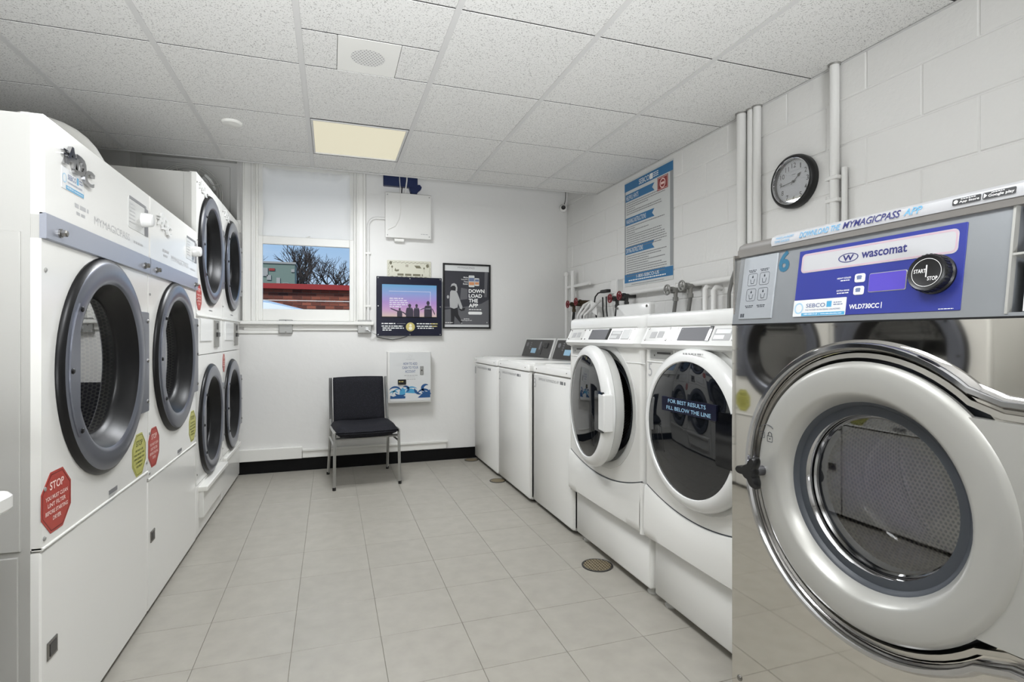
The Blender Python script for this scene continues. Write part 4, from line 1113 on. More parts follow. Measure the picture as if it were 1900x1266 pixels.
# ---- the chair
def chair():
    c0 = Vector((.255, 4.065, 0))
    t = thing('stacking_chair', 'black fabric chair with chrome square-tube legs in front of the window wall', 'chair', tuple(c0))
    R_ = Matrix.Translation(c0) @ Matrix.Rotation(radians(5.0), 4, 'Z')
    def X_(b): return b.xf(R_)
    hw = .2345
    for s in (-1, 1):
        # front leg, rear leg, upright, side rail, side stretcher: square chrome tube
        X_(B().tube([(s * hw, 0, 0), (s * (hw - .006), .018, .405)], .0105, 4)).obj('leg', 'chair_chrome', t, 0)
        X_(B().tube([(s * hw, .500, 0), (s * (hw - .012), .395, .405)], .0105, 4)).obj('leg', 'chair_chrome', t, 0)
        X_(B().tube([(s * (hw - .008), .010, .405), (s * (hw - .010), .200, .398), (s * (hw - .014), .37, .402), (s * (hw - .016), .425, .45), (s * (hw - .016), .47, .60), (s * (hw - .018), .500, .770)], .0125, 4)).obj('side_frame', 'chair_chrome', t, 0)
        X_(B().tube([(s * (hw - .003), .012, .318), (s * (hw - .006), .418, .318)], .009, 4)).obj('stretcher', 'chair_chrome', t, 0)
        X_(B().box(s * (hw - .03) - .02, s * (hw - .03) + .02, .0, .06, .395, .412)).obj('seat_bracket', 'black', t, 0)
        for y in (0, .500): X_(B().tube([(s * hw, y, 0), (s * hw, y + (-.004 if y else .001), .022)], .0122, 4)).obj('foot_tip', 'black', t, 0)
    X_(B().tube([(-hw + .006, .02, .362), (hw - .006, .02, .362)], .011, 4)).obj('front_rail', 'chair_chrome', t, 0)
    X_(B().tube([(-hw + .012, .39, .385), (hw - .012, .39, .385)], .011, 4)).obj('rear_rail', 'chair_chrome', t, 0)
    X_(B().slab(FZ(0), -.19, .04, .19, .40, .366, .380, .01, .003)).obj('seat_board', 'black', t, 0)
    # seat cushion: waterfall front edge, dished middle
    n, m_ = 22, 20
    top, bot = [], []
    for j in range(m_ + 1):
        for i in range(n + 1):
            a, b_ = -1 + 2 * i / n, -1 + 2 * j / m_
            e = (1 - abs(a) ** 5) ** .5 * (1 - abs(b_) ** 5) ** .5 if abs(a) < 1 and abs(b_) < 1 else 0
            x = .226 * a * (1 - .03 * (b_ < -.9)); y = .200 + .222 * b_ - .012 * (1 - a * a) * (b_ < 0) * abs(b_)
            dish = .020 * a * a
            fall = .024 * max(0, -b_ - .35) ** 1.5
            top.append((x, y, .412 + .034 * e + dish * e - fall)); bot.append((x, y, 0.412 - .040 * e ** .6 - .018 * (1 - a * a) * max(0, -b_) * e ** .5))
    st = B(); k = len(top)
    fs = [(j * (n + 1) + i, j * (n + 1) + i + 1, (j + 1) * (n + 1) + i + 1, (j + 1) * (n + 1) + i) for j in range(m_) for i in range(n)]
    st.add(top + bot, fs + [tuple(q + k for q in f_)[::-1] for f_ in fs])
    X_(st).obj('seat', 'chair_cloth', t, 80)
    # back cushion, leaning back with the uprights
    bk = B(); fr_, bk_ = [], []
    for j in range(m_ + 1):
        for i in range(n + 1):
            a, b_ = -1 + 2 * i / n, -1 + 2 * j / m_
            e = (1 - abs(a) ** 8) ** .5 * (1 - abs(b_) ** 8) ** .5 if abs(a) < 1 and abs(b_) < 1 else 0
            z = .594 + .178 * b_ + .004 * (1 - a * a) * (b_ > 0) * b_
            yb = .463 + .085 * (z - .602) / .17 * .42 + .020 * (1 - a * a)
            x = a * (.199 if b_ < 0.98 else .196)
            fr_.append((x, yb - .022 * e, z)); bk_.append((x, yb + .016 * e, z))
    k = len(fr_)
    bk.add(fr_ + bk_, fs + [tuple(q + k for q in f_)[::-1] for f_ in fs])
    X_(bk).obj('backrest', 'chair_cloth', t, 80)
chair()

# ---- corner of the folding counter at the left edge
ct = thing('folding_counter', 'corner of a white folding counter at the left edge, beside the near dryer', 'counter', (-1.15, .6, 0))
B().slab(FZ(0), -1.70, -.9, -.575, 1.300, .772, .806, .03, .006, True).obj('counter_top', 'enamel_soft', ct, 40)
for y in (-.85, .95): B().box(-1.66, -.95, y, y + .025, 0, .772).obj('support_panel', 'enamel_soft', ct, 0)
# ================================================================== BACK WALL FITTINGS
wf = FB(YB)
# kiosk screen
tv = thing('kiosk_screen', 'navy wall-mounted kiosk panel with a lit sunset screen, left of the framed poster', 'screen', (.645, YB, 1.36))
tf = F(wf.p(0, 0, .045), wf.R, wf.U)
k0 = B().slab(wf, .40, 1.14, .90, 1.57, 0, .04).obj('back_box', 'black', tv, 0)
B().slab(wf, .365, 1.106, .927, 1.615, .04, .048, .003, .001).obj('front_panel', 'navy', tv, 0)
tf = F(wf.p(0, 0, .048), wf.R, wf.U)
m = bpy.data.materials.new('screen_picture'); m.use_nodes = True; M['screen_picture'] = m
t_, p_ = nodes(m)
g = t_.nodes.new('ShaderNodeNewGeometry'); sx = t_.nodes.new('ShaderNodeSeparateXYZ'); mr = t_.nodes.new('ShaderNodeMapRange')
mr.inputs[1].default_value = 1.272; mr.inputs[2].default_value = 1.548
r_ = t_.nodes.new('ShaderNodeValToRGB')
r_.color_ramp.elements[0].color = lin(196, 176, 166); r_.color_ramp.elements[1].color = lin(92, 152, 194)
for q, c_ in ((.22, (184, 146, 186)), (.45, (160, 130, 190)), (.72, (130, 148, 200))):
    e = r_.color_ramp.elements.new(q); e.color = lin(*c_)
t_.links.new(g.outputs['Position'], sx.inputs[0]); t_.links.new(sx.outputs[2], mr.inputs[0]); t_.links.new(mr.outputs[0], r_.inputs[0])
t_.links.new(r_.outputs[0], p_.inputs['Emission Color']); p_.inputs['Emission Strength'].default_value = .95; p_.inputs['Base Color'].default_value = (.01, .01, .01, 1); p_.inputs['Roughness'].default_value = .25
su0, sv0, su1, sv1 = .412, 1.272, .880, 1.548
sn = B().slab(tf, su0, sv0, su1, sv1, 0, .0012).obj('screen', 'screen_picture', tv, 0)
B().slab(tf, su0 - .004, sv0 - .008, su1 + .004, sv0, 0, .002).slab(tf, su1, sv0, su1 + .004, sv1, 0, .002).obj('screen_edge', 'black_gloss', tv, 0)
mat('screen_white', lin(0, 0, 0), .5, emit=lin(226, 220, 240), es=.8)
wl = B()
for (a, b_, c_, d) in ((.468, 1.489, .827, 1.492), (.824, 1.345, .827, 1.492), (.650, 1.342, .827, 1.345)): wl.rect(tf, a, b_, c_, d, .0016)
for k, (s_, w_) in enumerate((('The swift download', .115), ('is available. Tap the app', .145), ('and enter a code to begin', .155), ('to load and start this', .15), ('on your machine.', .10))):
    wl.words(tf, .474, 1.424 - k * .0175, w_, .009, .0016)
wl.obj('screen_caption', 'screen_white', sn, 0)
mat('silhouette', lin(44, 36, 54), .5)
sl = B()
for (u, h_, wd) in ((.560, .075, .022), (.645, .112, .032), (.705, .112, .026), (.805, .140, .034)):
    v = sv0
    sl.poly(tf, [(u - wd, v), (u - wd * 1.0, v + h_ * .45), (u - wd * .8, v + h_ * .68), (u - wd * .25, v + h_ * .72), (u + wd * .25, v + h_ * .72), (u + wd * .8, v + h_ * .68), (u + wd, v + h_ * .45), (u + wd, v)], .0016)
    sl.disc(tf, u, v + h_ * .86, wd * .42, .0016, 14, h_ * .14)
for (a, b_) in (((.482, 1.338), (.545, 1.312)), ((.58, 1.31), (.615, 1.285)), ((.735, 1.33), (.775, 1.345)), ((.84, 1.34), (.862, 1.29)), ((.62, 1.345), (.605, 1.28))):
    sl.poly(tf, [(a[0], a[1]), (b_[0], b_[1]), (b_[0] + .004, b_[1] + .010), (a[0] + .004, a[1] + .008)], .0017)
sl.obj('silhouettes', 'silhouette', sn, 0)
pl = B()
for (u, v, w_) in ((.408, 1.208, .115), (.408, 1.186, .180), (.416, 1.169, .180), (.416, 1.152, .075), (.706, 1.208, .180), (.706, 1.186, .175), (.714, 1.169, .140)):
    pl.words(tf, u, v, w_, .0085, .0008)
pl.rect(tf, .535, 1.2115, .61, 1.2127, .0008).obj('printed_lines', 'ink_white', tv, 0)
B().words(tf, .83, 1.208, .06, .0085, .001).words(tf, .84, 1.186, .045, .0085, .001).obj('gold_lines', 'gold', tv, 0)
rd = B().lathe(tf, .652, 1.184, [(.039, 0), (.039, .002), (.036, .004), (.0005, .004)], 28).obj('round_reader', 'gold', tv, 0)
B().disc(tf, .652, 1.172, .015, .0046, 18).poly(tf, [(.640, 1.19), (.664, 1.19), (.660, 1.205), (.652, 1.21), (.644, 1.205)], .0046).obj('reader_mark', 'cream', rd, 0)
for u in (.380, .648, .912):
    for v in (1.118, 1.362, 1.602):
        if u == .648 and v == 1.362: continue
        bolt(tf, u, v, 0, .006, tv, 'screw', 'chrome')
(B().tube([wf.p(.37, 1.10, .01), wf.p(.42, 1.085, .015), wf.p(.50, 1.072, .016), wf.p(.57, 1.083, .016), wf.p(.63, 1.104, .016)], .0028, 6).obj('power_cord', 'black', tv))
# banknote plaque
pq = thing('wall_plaque', 'small pale plaque printed like a banknote, above the kiosk screen', 'plaque', (.645, YB, 1.69))
B().slab(wf, .459, 1.600, .838, 1.762, 0, .012, .006, .002).obj('board', 'plaque', pq, 0)
f_ = F(wf.p(0, 0, .0125), wf.R, wf.U); o_ = B()
for k in range(30):
    a = k / 29
    o_.rect(f_, .485 + .325 * a, 1.742 + .004 * sin(k * 2.1), .485 + .325 * a + .009, 1.746 + .004 * sin(k * 2.1)); o_.rect(f_, .485 + .325 * a, 1.618, .494 + .325 * a, 1.622 + .003 * sin(k * 1.7))
for k in range(10):
    v = 1.63 + .011 * k
    o_.rect(f_, .470 + .003 * sin(k * 2), v, .474 + .003 * sin(k * 2), v + .007); o_.rect(f_, .822 - .003 * sin(k * 2), v, .826 - .003 * sin(k * 2), v + .007)
for u, v, r in ((.488, 1.738, .012), (.806, 1.722, .013), (.500, 1.705, .008), (.776, 1.70, .007)): o_.disc(f_, u, v, r, 0, 12, r * 1.3)
o_.poly(f_, [(.690, 1.722), (.738, 1.722), (.752, 1.698), (.708, 1.698)]).poly(f_, [(.520, 1.672), (.528, 1.698), (.533, 1.68), (.560, 1.684), (.556, 1.668), (.535, 1.664)]).rect(f_, .618, 1.706, .624, 1.728).rect(f_, .630, 1.706, .636, 1.728).words(f_, .545, 1.630, .22, .018).rect(f_, .499, 1.66, .501, 1.7).rect(f_, .775, 1.66, .777, 1.70)
o_.obj('engraving', 'plaque_ink', pq, 0)
# framed poster
po = thing('framed_poster', 'black-framed black-and-white poster of a hooded walker, reading DOWN LOAD THE APP', 'poster', (1.16, YB, 1.46))
U0, V0, U1, V1 = .944, 1.172, 1.384, 1.756
bars(wf, U0, V0, U1, V1, .014, .014, .014, .014, 0, .022, .003).obj('frame', 'black', po, 0)
B().slab(wf, U0 + .01, V0 + .01, U1 - .01, V1 - .01, 0, .008).obj('print', 'paper_white', po, 0)
f_ = F(wf.p(0, 0, .0085), wf.R, wf.U)
ph = B().rect(f_, U0 + .014, 1.208, U1 - .014, 1.690).obj('photograph', 'photo_dark', po, 0)
mp_ = B()
mp_.poly(f_, [(U0 + .014, 1.208), (U1 - .014, 1.208), (U1 - .014, 1.44), (1.30, 1.40), (1.10, 1.36), (U0 + .014, 1.34)], .0003)
mp_.rect(f_, U0 + .014, 1.358, U0 + .08, 1.366, .0004).poly(f_, [(1.325, 1.46), (1.35, 1.46), (1.36, 1.688), (1.33, 1.688)], .0004).poly(f_, [(1.10, 1.43), (1.17, 1.44), (1.17, 1.53), (1.11, 1.54)], .0004)
mp_.obj('photo_ground', 'photo_mid', ph, 0)
B().poly(f_, [(1.018, 1.21), (1.045, 1.21), (1.050, 1.285), (1.090, 1.24), (1.108, 1.22), (1.122, 1.228), (1.085, 1.30), (1.078, 1.36), (1.015, 1.36)], .0009).disc(f_, 1.040, 1.535, .026, .0009, 16, .032).poly(f_, [(1.085, 1.35), (1.15, 1.36), (1.14, 1.335), (1.11, 1.33)], .0007).obj('walker_dark', 'photo_black', ph, 0)
B().poly(f_, [(1.010, 1.50), (1.020, 1.515), (1.055, 1.512), (1.072, 1.500), (1.092, 1.45), (1.122, 1.37), (1.118, 1.345), (1.100, 1.352), (1.082, 1.40), (1.078, 1.362), (1.045, 1.350), (1.008, 1.362), (1.005, 1.43)], .0011).poly(f_, [(1.014, 1.545), (1.024, 1.572), (1.046, 1.580), (1.066, 1.570), (1.076, 1.54), (1.074, 1.508), (1.058, 1.506), (1.062, 1.54), (1.050, 1.558), (1.030, 1.556)], .0012).disc(f_, .990, 1.455, .010, .0011, 10, .016).obj('walker_light', 'ink_lightgray', ph, 0)
pw = B()
for k, s_ in enumerate(('DOWN', 'LOAD', 'THE', 'APP')): pw.text(f_, s_, 1.180, 1.496 - k * .0435, (.148, .125, .086, .088)[k], .034, .0012, .035)
for k, s_ in enumerate(('Make', 'Laundry', 'Time', 'Easier')): pw.text(f_, s_, 1.176 - (.044, .064, .042, .048)[k], 1.628 - k * .0195, (.044, .064, .042, .048)[k], .013, .0012, .01)
pw.words(f_, 1.182, 1.342, .115, .007, .0012).slab(f_, 1.176, 1.300, 1.306, 1.326, .0008, .0014, .012).words(f_, 1.135, 1.258, .05, .005, .0012).text(f_, 'MyMagicPass', 1.110, 1.240, .10, .012, .0012).disc(f_, 1.116, 1.222, .004, .0012, 8).disc(f_, 1.352, 1.228, .004, .0012, 8).words(f_, .965, 1.222, .07, .006, .0012)
pw.obj('white_lettering', 'ink_white', ph, 0, kind='stuff')
a_ = B().slab(f_, 1.180, 1.548, 1.234, 1.654, .0008, .0016, .008).slab(f_, 1.236, 1.560, 1.278, 1.630, .0008, .0016, .006).obj('phone_pictures', 'paper', ph, 0)
B().rect(f_, 1.183, 1.600, 1.231, 1.632, .0019).rect(f_, 1.239, 1.600, 1.275, 1.620, .0019).obj('phone_blue', 'blue_gray', a_, 0)
B().rect(f_, 1.183, 1.566, 1.231, 1.594, .0019).rect(f_, 1.239, 1.572, 1.275, 1.594, .0019).obj('phone_orange', 'orange_ink', a_, 0)
B().text(f_, 'MYMAGICPASS', 1.080, 1.713, .155, .016, .0004).obj('header_lettering', 'ink_gray', po, 0)
# cash box
cb = thing('cash_kiosk', 'white metal add-cash box with a blue wave print, right of the chair', 'kiosk', (.63, YB, .75))
B().slab(wf, .455, .536, .822, .972, 0, .10, .004, .003).obj('housing', 'enamel_soft', cb, 0)
B().slab(wf, .470, .548, .818, .966, .10, .104, .002, .001).obj('door', 'paper_white', cb, 0)
f_ = F(wf.p(0, 0, .1042), wf.R, wf.U)
tx = B()
cu_ = .643
for k, (s_, w_) in enumerate((('HOW TO ADD', .118), ('CASH TO YOUR', .136), ('ACCOUNT', .088))): tx.text(f_, s_, cu_, .868 - k * .033, w_, .023, .0004, .016, center=True)
tx.obj('heading', 'blue_gray', cb, 0)
t2 = B().text(f_, 'MyMagicPass', cu_ - .036, .9005, .072, .008, .0004)
for k in range(14):
    a = 2 * pi * k / 14; r = .010 + .006 * (k % 3)
    t2.rect(f_, cu_ + r * cos(a), .928 + r * .9 * sin(a), cu_ + r * cos(a) + .003, .931 + r * .9 * sin(a), .0004)
t2.words(f_, .592, .764, .115, .006, .0004).words(f_, .612, .752, .07, .003, .0004).words(f_, .612, .732, .075, .006, .0004)
t2.obj('fine_print', 'ink_lightgray', cb, 0)
lk = B().slab(f_, .726, .772, .756, .846, 0, .006, .003, .002).obj('lock_plate', 'gray_plate', cb, 0)
B().lathe(f_, .741, .810, [(.006, .006), (.005, .010), (.0005, .010)], 10).obj('lock', 'charcoal', lk, 0)
sl = B().slab(f_, .538, .692, .606, .735, 0, .014, .003, .003).obj('bill_acceptor', 'black', cb, 0)
B().words(F(wf.p(0, 0, .119), wf.R, wf.U), .545, .713, .046, .008, 0).obj('acceptor_lettering', 'gold', sl, 0)
def wave(u, v, r, a0, a1, th, spin=1):
    o = []; i_ = []
    for k in range(13):
        a = a0 + (a1 - a0) * k / 12; q = th * sin(pi * (k + .6) / 13)
        o.append((u + (r + q) * cos(a), v + (r + q) * sin(a) * .9)); i_.append((u + (r - q) * cos(a), v + (r - q) * sin(a) * .9))
    return o + i_[::-1]
wv = B(); wv2 = B()
for (u, v, r, a0, a1, th) in ((.515, .622, .055, 2.6, .3, .009), (.505, .600, .040, 2.6, .5, .007), (.56, .640, .05, 3.6, 5.6, .011), (.600, .650, .028, -1.2, 2.4, .010), (.55, .60, .06, 1.4, 3.0, .006), (.655, .60, .075, 2.5, .9, .007), (.78, .655, .034, 1.1, 4.6, .013), (.735, .655, .055, 3.1, 4.8, .011), (.80, .68, .085, 3.9, 5.0, .010), (.76, .59, .06, 2.7, .3, .010)):
    (wv2 if th < .008 else wv).poly(f_, wave(u, v, r, a0, a1, th), .0006)
wv.poly(f_, [(.474, .572), (.60, .572), (.602, .590), (.56, .605), (.53, .60), (.50, .590), (.476, .60)], .0005).poly(f_, [(.705, .574), (.814, .574), (.814, .645), (.79, .625), (.76, .625), (.735, .60)], .0005)
wv.obj('dark_waves', 'blue_deep', cb, 0, kind='stuff')
wv2.poly(f_, [(.60, .62), (.70, .612), (.70, .640), (.65, .655), (.615, .65)], .0004).poly(f_, [(.55, .59), (.60, .60), (.60, .65), (.575, .665), (.555, .64)], .0004).obj('light_waves', 'blue_light', cb, 0)
# electrical cabinet, dark box, cables
eb = thing('electrical_cabinet', 'square white metal cabinet high on the wall, right of the window', 'cabinet', (.625, YB, 2.15))
B().slab(wf, .445, 1.955, .822, 2.325, 0, .055, .003, .002).obj('housing', 'enamel_soft', eb, 0)
cv_ = B().slab(wf, .437, 1.947, .830, 2.333, .055, .068, .004, .003).obj('cover', 'enamel_soft', eb, 0)
for u in (.455, .812):
    for v in (1.968, 2.312): bolt(wf, u, v, .068, .005, cv_, 'screw', 'gray_plate')
B().words(wf, .74, 1.985, .06, .006, .0686).obj('maker_label', 'ink_lightgray', cv_, 0)
B().slab(wf, .515, 1.918, .600, 1.947, .005, .05, .006, .004).obj('cable_gland', 'trim_paint', eb, 0)
nb = thing('network_box', 'dark blue plastic box above the white cabinet, under the ceiling edge', 'box', (.58, YB, 2.45))
B().slab(wf, .425, 2.395, .715, 2.56, 0, .05, .01, .006).obj('housing', 'navy_box', nb, 0)
B().prism(wf, [(.64, 2.40), (.655, 2.352), (.675, 2.340), (.71, 2.342), (.718, 2.36), (.745, 2.385), (.752, 2.405), (.735, 2.425), (.705, 2.42), (.70, 2.44)], .0, .04).obj('bracket', 'navy_box', nb, 0)
wr = [B().tube([wf.p(.553, 2.58, .075), wf.p(.556, 2.44, .078), wf.p(.564, 2.35, .078), wf.p(.566, 2.20, .074), wf.p(.555, 2.11, .074), wf.p(.52, 2.045, .074), wf.p(.46, 2.012, .074)], .0032, 6),
      B().tube([wf.p(.622, 2.58, .058), wf.p(.620, 2.45, .062), wf.p(.610, 2.37, .06), wf.p(.604, 2.30, .055)], .006, 6)]
for b_, s_ in zip(wr, ('thin white cable drooping across the face of the white cabinet', 'short thicker white cable passing in front of the dark blue box')):
    tag(b_.obj('cable', 'trim_paint', None), s_, 'cable')
tag(B().tube([wf.p(.585, 2.40, .03), wf.p(.580, 2.36, .03), wf.p(.578, 2.32, .03)], .005, 6).obj('cable', 'black', None), 'short black cable between dark blue box and white cabinet', 'cable')
# conduit with a bend, junction box, outlet, raceways
cd = B().tube([wf.p(.300, 1.24, .016), wf.p(.300, 2.04, .016)] + [wf.p(.300 + .075 - .075 * cos(a), 2.04 + .075 * sin(a), .016) for a in [q * pi / 16 for q in range(1, 9)]] + [wf.p(.445, 2.115, .016)], .0115, 10).obj('conduit', 'wall_paint', None)
tag(cd, 'painted conduit rising from the outlet and bending into the white cabinet', 'conduit')
for v in (1.35, 1.80): B().slab(wf, .278, v, .322, v + .018, 0, .03, .003, .002).obj('pipe_strap', 'trim_paint', cd)
tag(B().slab(wf, -.70, 1.176, -.40, 1.202, 0, .018, .003, .003).slab(wf, -.298, 1.178, .215, 1.202, 0, .018, .003, .003).obj('raceway', 'trim_paint', None, 0), 'white horizontal wire raceway under the window sill', 'raceway')
tag(B().slab(wf, -.70, 1.125, -.40, 1.152, 0, .012, .002, .002).obj('raceway', 'trim_paint', None, 0), 'short lower white raceway left of the gray junction box', 'raceway')
jb = thing('junction_box', 'gray square cover plate below the window sill', 'junction box', (-.35, YB, 1.18))
B().slab(wf, -.400, 1.128, -.297, 1.238, 0, .03, .003, .003).obj('box', 'gray_plate', jb, 0)
bolt(wf, -.348, 1.228, .03, .004, jb); bolt(wf, -.348, 1.138, .03, .004, jb)
ot = thing('wall_outlet', 'gray double outlet with a plugged-in white plug, below the window corner', 'outlet', (.27, YB, 1.18))
B().slab(wf, .213, 1.130, .325, 1.240, 0, .04, .003, .003).obj('box', 'gray_plate', ot, 0)
for v in (1.212, 1.165):
    s_ = B().disc(wf, .286, v, .016, .0405, 16).obj('socket', 'paper_white', ot, 0)
    B().rect(wf, .280, v - .002, .282, v + .006, .041).rect(wf, .289, v - .002, .291, v + .006, .041).obj('socket_slot', 'ink_gray', s_, 0)
bolt(wf, .244, 1.185, .04, .004, ot)
B().slab(wf, .274, 1.152, .300, 1.178, .0405, .07, .006, .004).tube([wf.p(.287, 1.162, .07), wf.p(.31, 1.145, .08), wf.p(.345, 1.125, .05), wf.p(.372, 1.118, .01)], .004, 6).obj('plug', 'paper_white', ot, 40)
# security camera in the corner
se = thing('security_camera', 'small white round security camera in the far right corner', 'camera', (2.105, YB - .03, 2.33))
cf_ = F((2.105, YB - .03, 2.325), (.91, -.41, 0), (0, 0, 1))
B().lathe(cf_, 0, 0, [(.0005, -.05), (.034, -.03), (.036, -.005), (.036, .018), (.028, .030), (.018, .034)], 24).obj('body', 'pvc_white', se, 60)
B().lathe(cf_, 0, 0, [(.0005, .030), (.010, .033), (.0165, .033), (.018, .037), (.021, .036)], 18).obj('lens', 'charcoal', se, 60)
B().box(2.09, 2.12, YB - .03, YB, 2.31, 2.34).obj('wall_mount', 'pvc_white', se, 0)
tag(B().tube([(2.11, YB - .03, 2.35), (2.125, YB - .03, 2.40), (2.130, YB - .03, 2.46), (2.128, YB - .03, 2.56)], .003, 6).obj('cable', 'black', None), 'thin black cable rising from the corner security camera', 'cable')

# ================================================================== RIGHT WALL FITTINGS
rf = FR(XW)
ps = thing('instruction_poster', 'tall white laundry instruction poster with blue bands on the block wall', 'poster', (XW, 3.355, 1.88))
a0, a1, b0_, b1_ = -3.668, -3.046, 1.482, 2.285
sh = B(); n_ = 16
rows = []
for j in range(n_ + 1):
    f_ = j / n_; v = b0_ + (b1_ - b0_) * f_
    rows.append(([(a0 + .006 * sin(f_ * 9), v), (a1 + .004 * sin(f_ * 8 + 1), v)], .004 + .002 * sin(f_ * 11)))
sh.rings(rf, rows, False, False, False)
pw_, ph_ = a1 - a0, b1_ - b0_
sheet = B().slab(rf, a0, b0_, a1, b1_, .001, .004).obj('sheet', 'paper', ps, 0)
f_ = F(rf.p(a0, b0_, .0045), rf.R, rf.U)
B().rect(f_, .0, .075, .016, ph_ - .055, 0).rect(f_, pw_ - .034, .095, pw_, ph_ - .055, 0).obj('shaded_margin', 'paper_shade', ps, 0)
bb_ = B().rect(f_, 0, ph_ - .075, pw_, ph_ - .012, .0002).rect(f_, 0, .028, pw_, .092, .0002)
for v in (.648, .467, .245): bb_.poly(f_, [(.014, v), (.405, v), (.375, v + .028), (.405, v + .056), (.014, v + .056)], .0004)
bb_.obj('blue_bands', 'blue_head', ps, 0)
lt = B().text(f_, 'SEBCO', .205, ph_ - .064, .135, .038, .0008, .006).rect(f_, .345, ph_ - .066, .385, ph_ - .026, .0008)
for k in range(3): lt.words(f_, .392, ph_ - .034 - k * .013, .06, .006, .0008)
lt.text(f_, 'HELPFUL HINTS', .026, .658, .17, .035, .0008).text(f_, 'WASHING INSTRUCTIONS', .026, .477, .27, .035, .0008).text(f_, 'DRYING INSTRUCTIONS', .026, .255, .23, .035, .0008).text(f_, '1-800-SEBCO-US', .17, .056, .29, .024, .0008, .004).words(f_, .06, .040, .48, .008, .0008)
lt.obj('white_lettering', 'ink_white', ps, 0, kind='stuff')
gl = B(); rn = random.Random(3)
for v0_, n_, dv in ((.630, 6, .0165), (.448, 11, .0165), (.226, 10, .0168)):
    for k in range(n_):
        gl.words(f_, .030, v0_ - k * dv, rn.choice((.50, .46, .30, .52, .12, .42)), .0055, .0005, rn)
gl.words(f_, .10, .010, .42, .004, .0005, rn).obj('body_text', 'ink_gray', ps, 0, kind='stuff')
bd = B().rect(f_, .440, .628, .566, .720, .0006).obj('red_badge', 'red_badge', ps, 0)
B().rings(f_, [([(.446, .634), (.560, .634), (.560, .714), (.446, .714)], .0009), ([(.449, .637), (.557, .637), (.557, .711), (.449, .711)], .0009)], False, False).lathe(f_, .503, .672, [(.026, .0009), (.034, .0009)], 20).rect(f_, .482, .664, .524, .680, .0009).obj('badge_emblem', 'pink_text', bd, 0)
# clock
ck = thing('wall_clock', 'round black-rimmed wall clock on the block wall between white pipes', 'clock', (XW, 2.050, 1.857))
cu_, cz_ = -2.050, 1.857
B().lathe(rf, cu_, cz_, [(.128, .002), (.130, .020), (.127, .036), (.120, .042), (.112, .040), (.106, .030), (.105, .018)], 56).obj('rim', 'black', ck, 50)
B().lathe(rf, cu_, cz_, [(.112, .041), (.109, .040), (.106, .032)], 56).obj('rim_bead', 'chrome', ck, 50)
fc = B().disc(rf, cu_, cz_, .107, .018, 48).obj('face', 'clock_face', ck, 0)
nm = B()
for h_ in range(1, 13):
    a = pi / 2 - h_ * pi / 6
    w_ = .026 if h_ >= 10 else .014
    nm.text(rf, str(h_), cu_ + .080 * cos(a), cz_ + .080 * sin(a), w_ * .8 if h_ == 11 else (.006 if h_ == 1 else w_), .024, .0186, .008, center=True)
for k in range(60):
    a = 2 * pi * k / 60; r0 = .098
    nm.poly(rf, [(cu_ + r * cos(a) - d * sin(a), cz_ + r * sin(a) + d * cos(a)) for r, d in ((r0, -.0006), (r0 + .004, -.0006), (r0 + .004, .0006), (r0, .0006))], .0186)
nm.words(rf, cu_ - .012, cz_ + .034, .024, .003, .0186)
nm.obj('numerals', 'ink_black', fc, 0)
def hand(a, l, wd, n, spade):
    d = (cos(a), sin(a)); q = (-sin(a), cos(a))
    P = [(-.018, -wd), (l * .55, -wd), (l * .68, -wd * spade), (l, 0), (l * .68, wd * spade), (l * .55, wd), (-.018, wd)]
    return B().poly(rf, [(cu_ + d[0] * x + q[0] * y, cz_ + d[1] * x + q[1] * y) for x, y in P], n)
hand(pi / 2 - (1 + 44 / 60) * pi / 6, .058, .0018, .022, 5).obj('hour_hand', 'ink_black', ck, 0)
hand(pi / 2 - 44 * pi / 30, .085, .0016, .024, 1.8).obj('minute_hand', 'ink_black', ck, 0)
B().lathe(rf, cu_, cz_, [(.006, .019), (.006, .026), (.0005, .026)], 12).obj('hub', 'ink_black', ck, 0)
B().disc(rf, cu_, cz_, .108, .033, 48).obj('glass', 'clock_glass', ck, 0)
# pipes on the wall
def vpipe(y, r, z0, z1, off, label, straps=(), cut=True):
    t = B().cyl((XW - off, y, z0), (XW - off, y, z1), r, r, 14).obj('wall_pipe', 'block_paint', None, 60)
    tag(t, label, 'pipe')
    for v in straps: B().slab(rf, -y - r - .012, v, -y + r + .012, v + .016, 0, off + r + .002, .003, .002).obj('pipe_strap', 'block_paint', t)
    B().lathe(FD(z1), XW - off, -y, [(r, -.01), (r + .008, .0), (r + .004, .006), (r, .006)], 16).obj('collar', 'galvanized', t, 50)
    return t
vpipe(2.383, .027, 0, ZC, .034, 'thick white vertical pipe, leftmost of the group left of the clock')
vpipe(2.322, .020, 0, ZC, .026, 'thinner white vertical pipe, middle of the group left of the clock')
vpipe(2.280, .020, 0, ZC, .026, 'thinner white vertical pipe nearest the clock, in the group left of it')
vpipe(1.818, .020, 0, ZC, .028, 'white vertical pipe with straps right of the clock', (1.80, 1.70))
tag(B().cyl((XW - .02, 1.775, 1.0), (XW - .02, 1.775, 1.845), .012, .012, 10).obj('wall_pipe', 'block_paint', None, 60), 'thin short white pipe beside the strapped pipe right of the clock', 'pipe')
hp = B().cyl((XW - .045, 1.0, 1.425), (XW - .045, 3.74, 1.425), .017, .017, 12).obj('wall_pipe', 'block_paint', None, 60)
tag(hp, 'long white horizontal pipe along the block wall above the washers', 'pipe')
for y in (3.66, 2.95, 2.1): B().slab(rf, -y - .01, 1.40, -y + .01, 1.448, 0, .064, .003, .002).obj('pipe_strap', 'block_paint', hp)
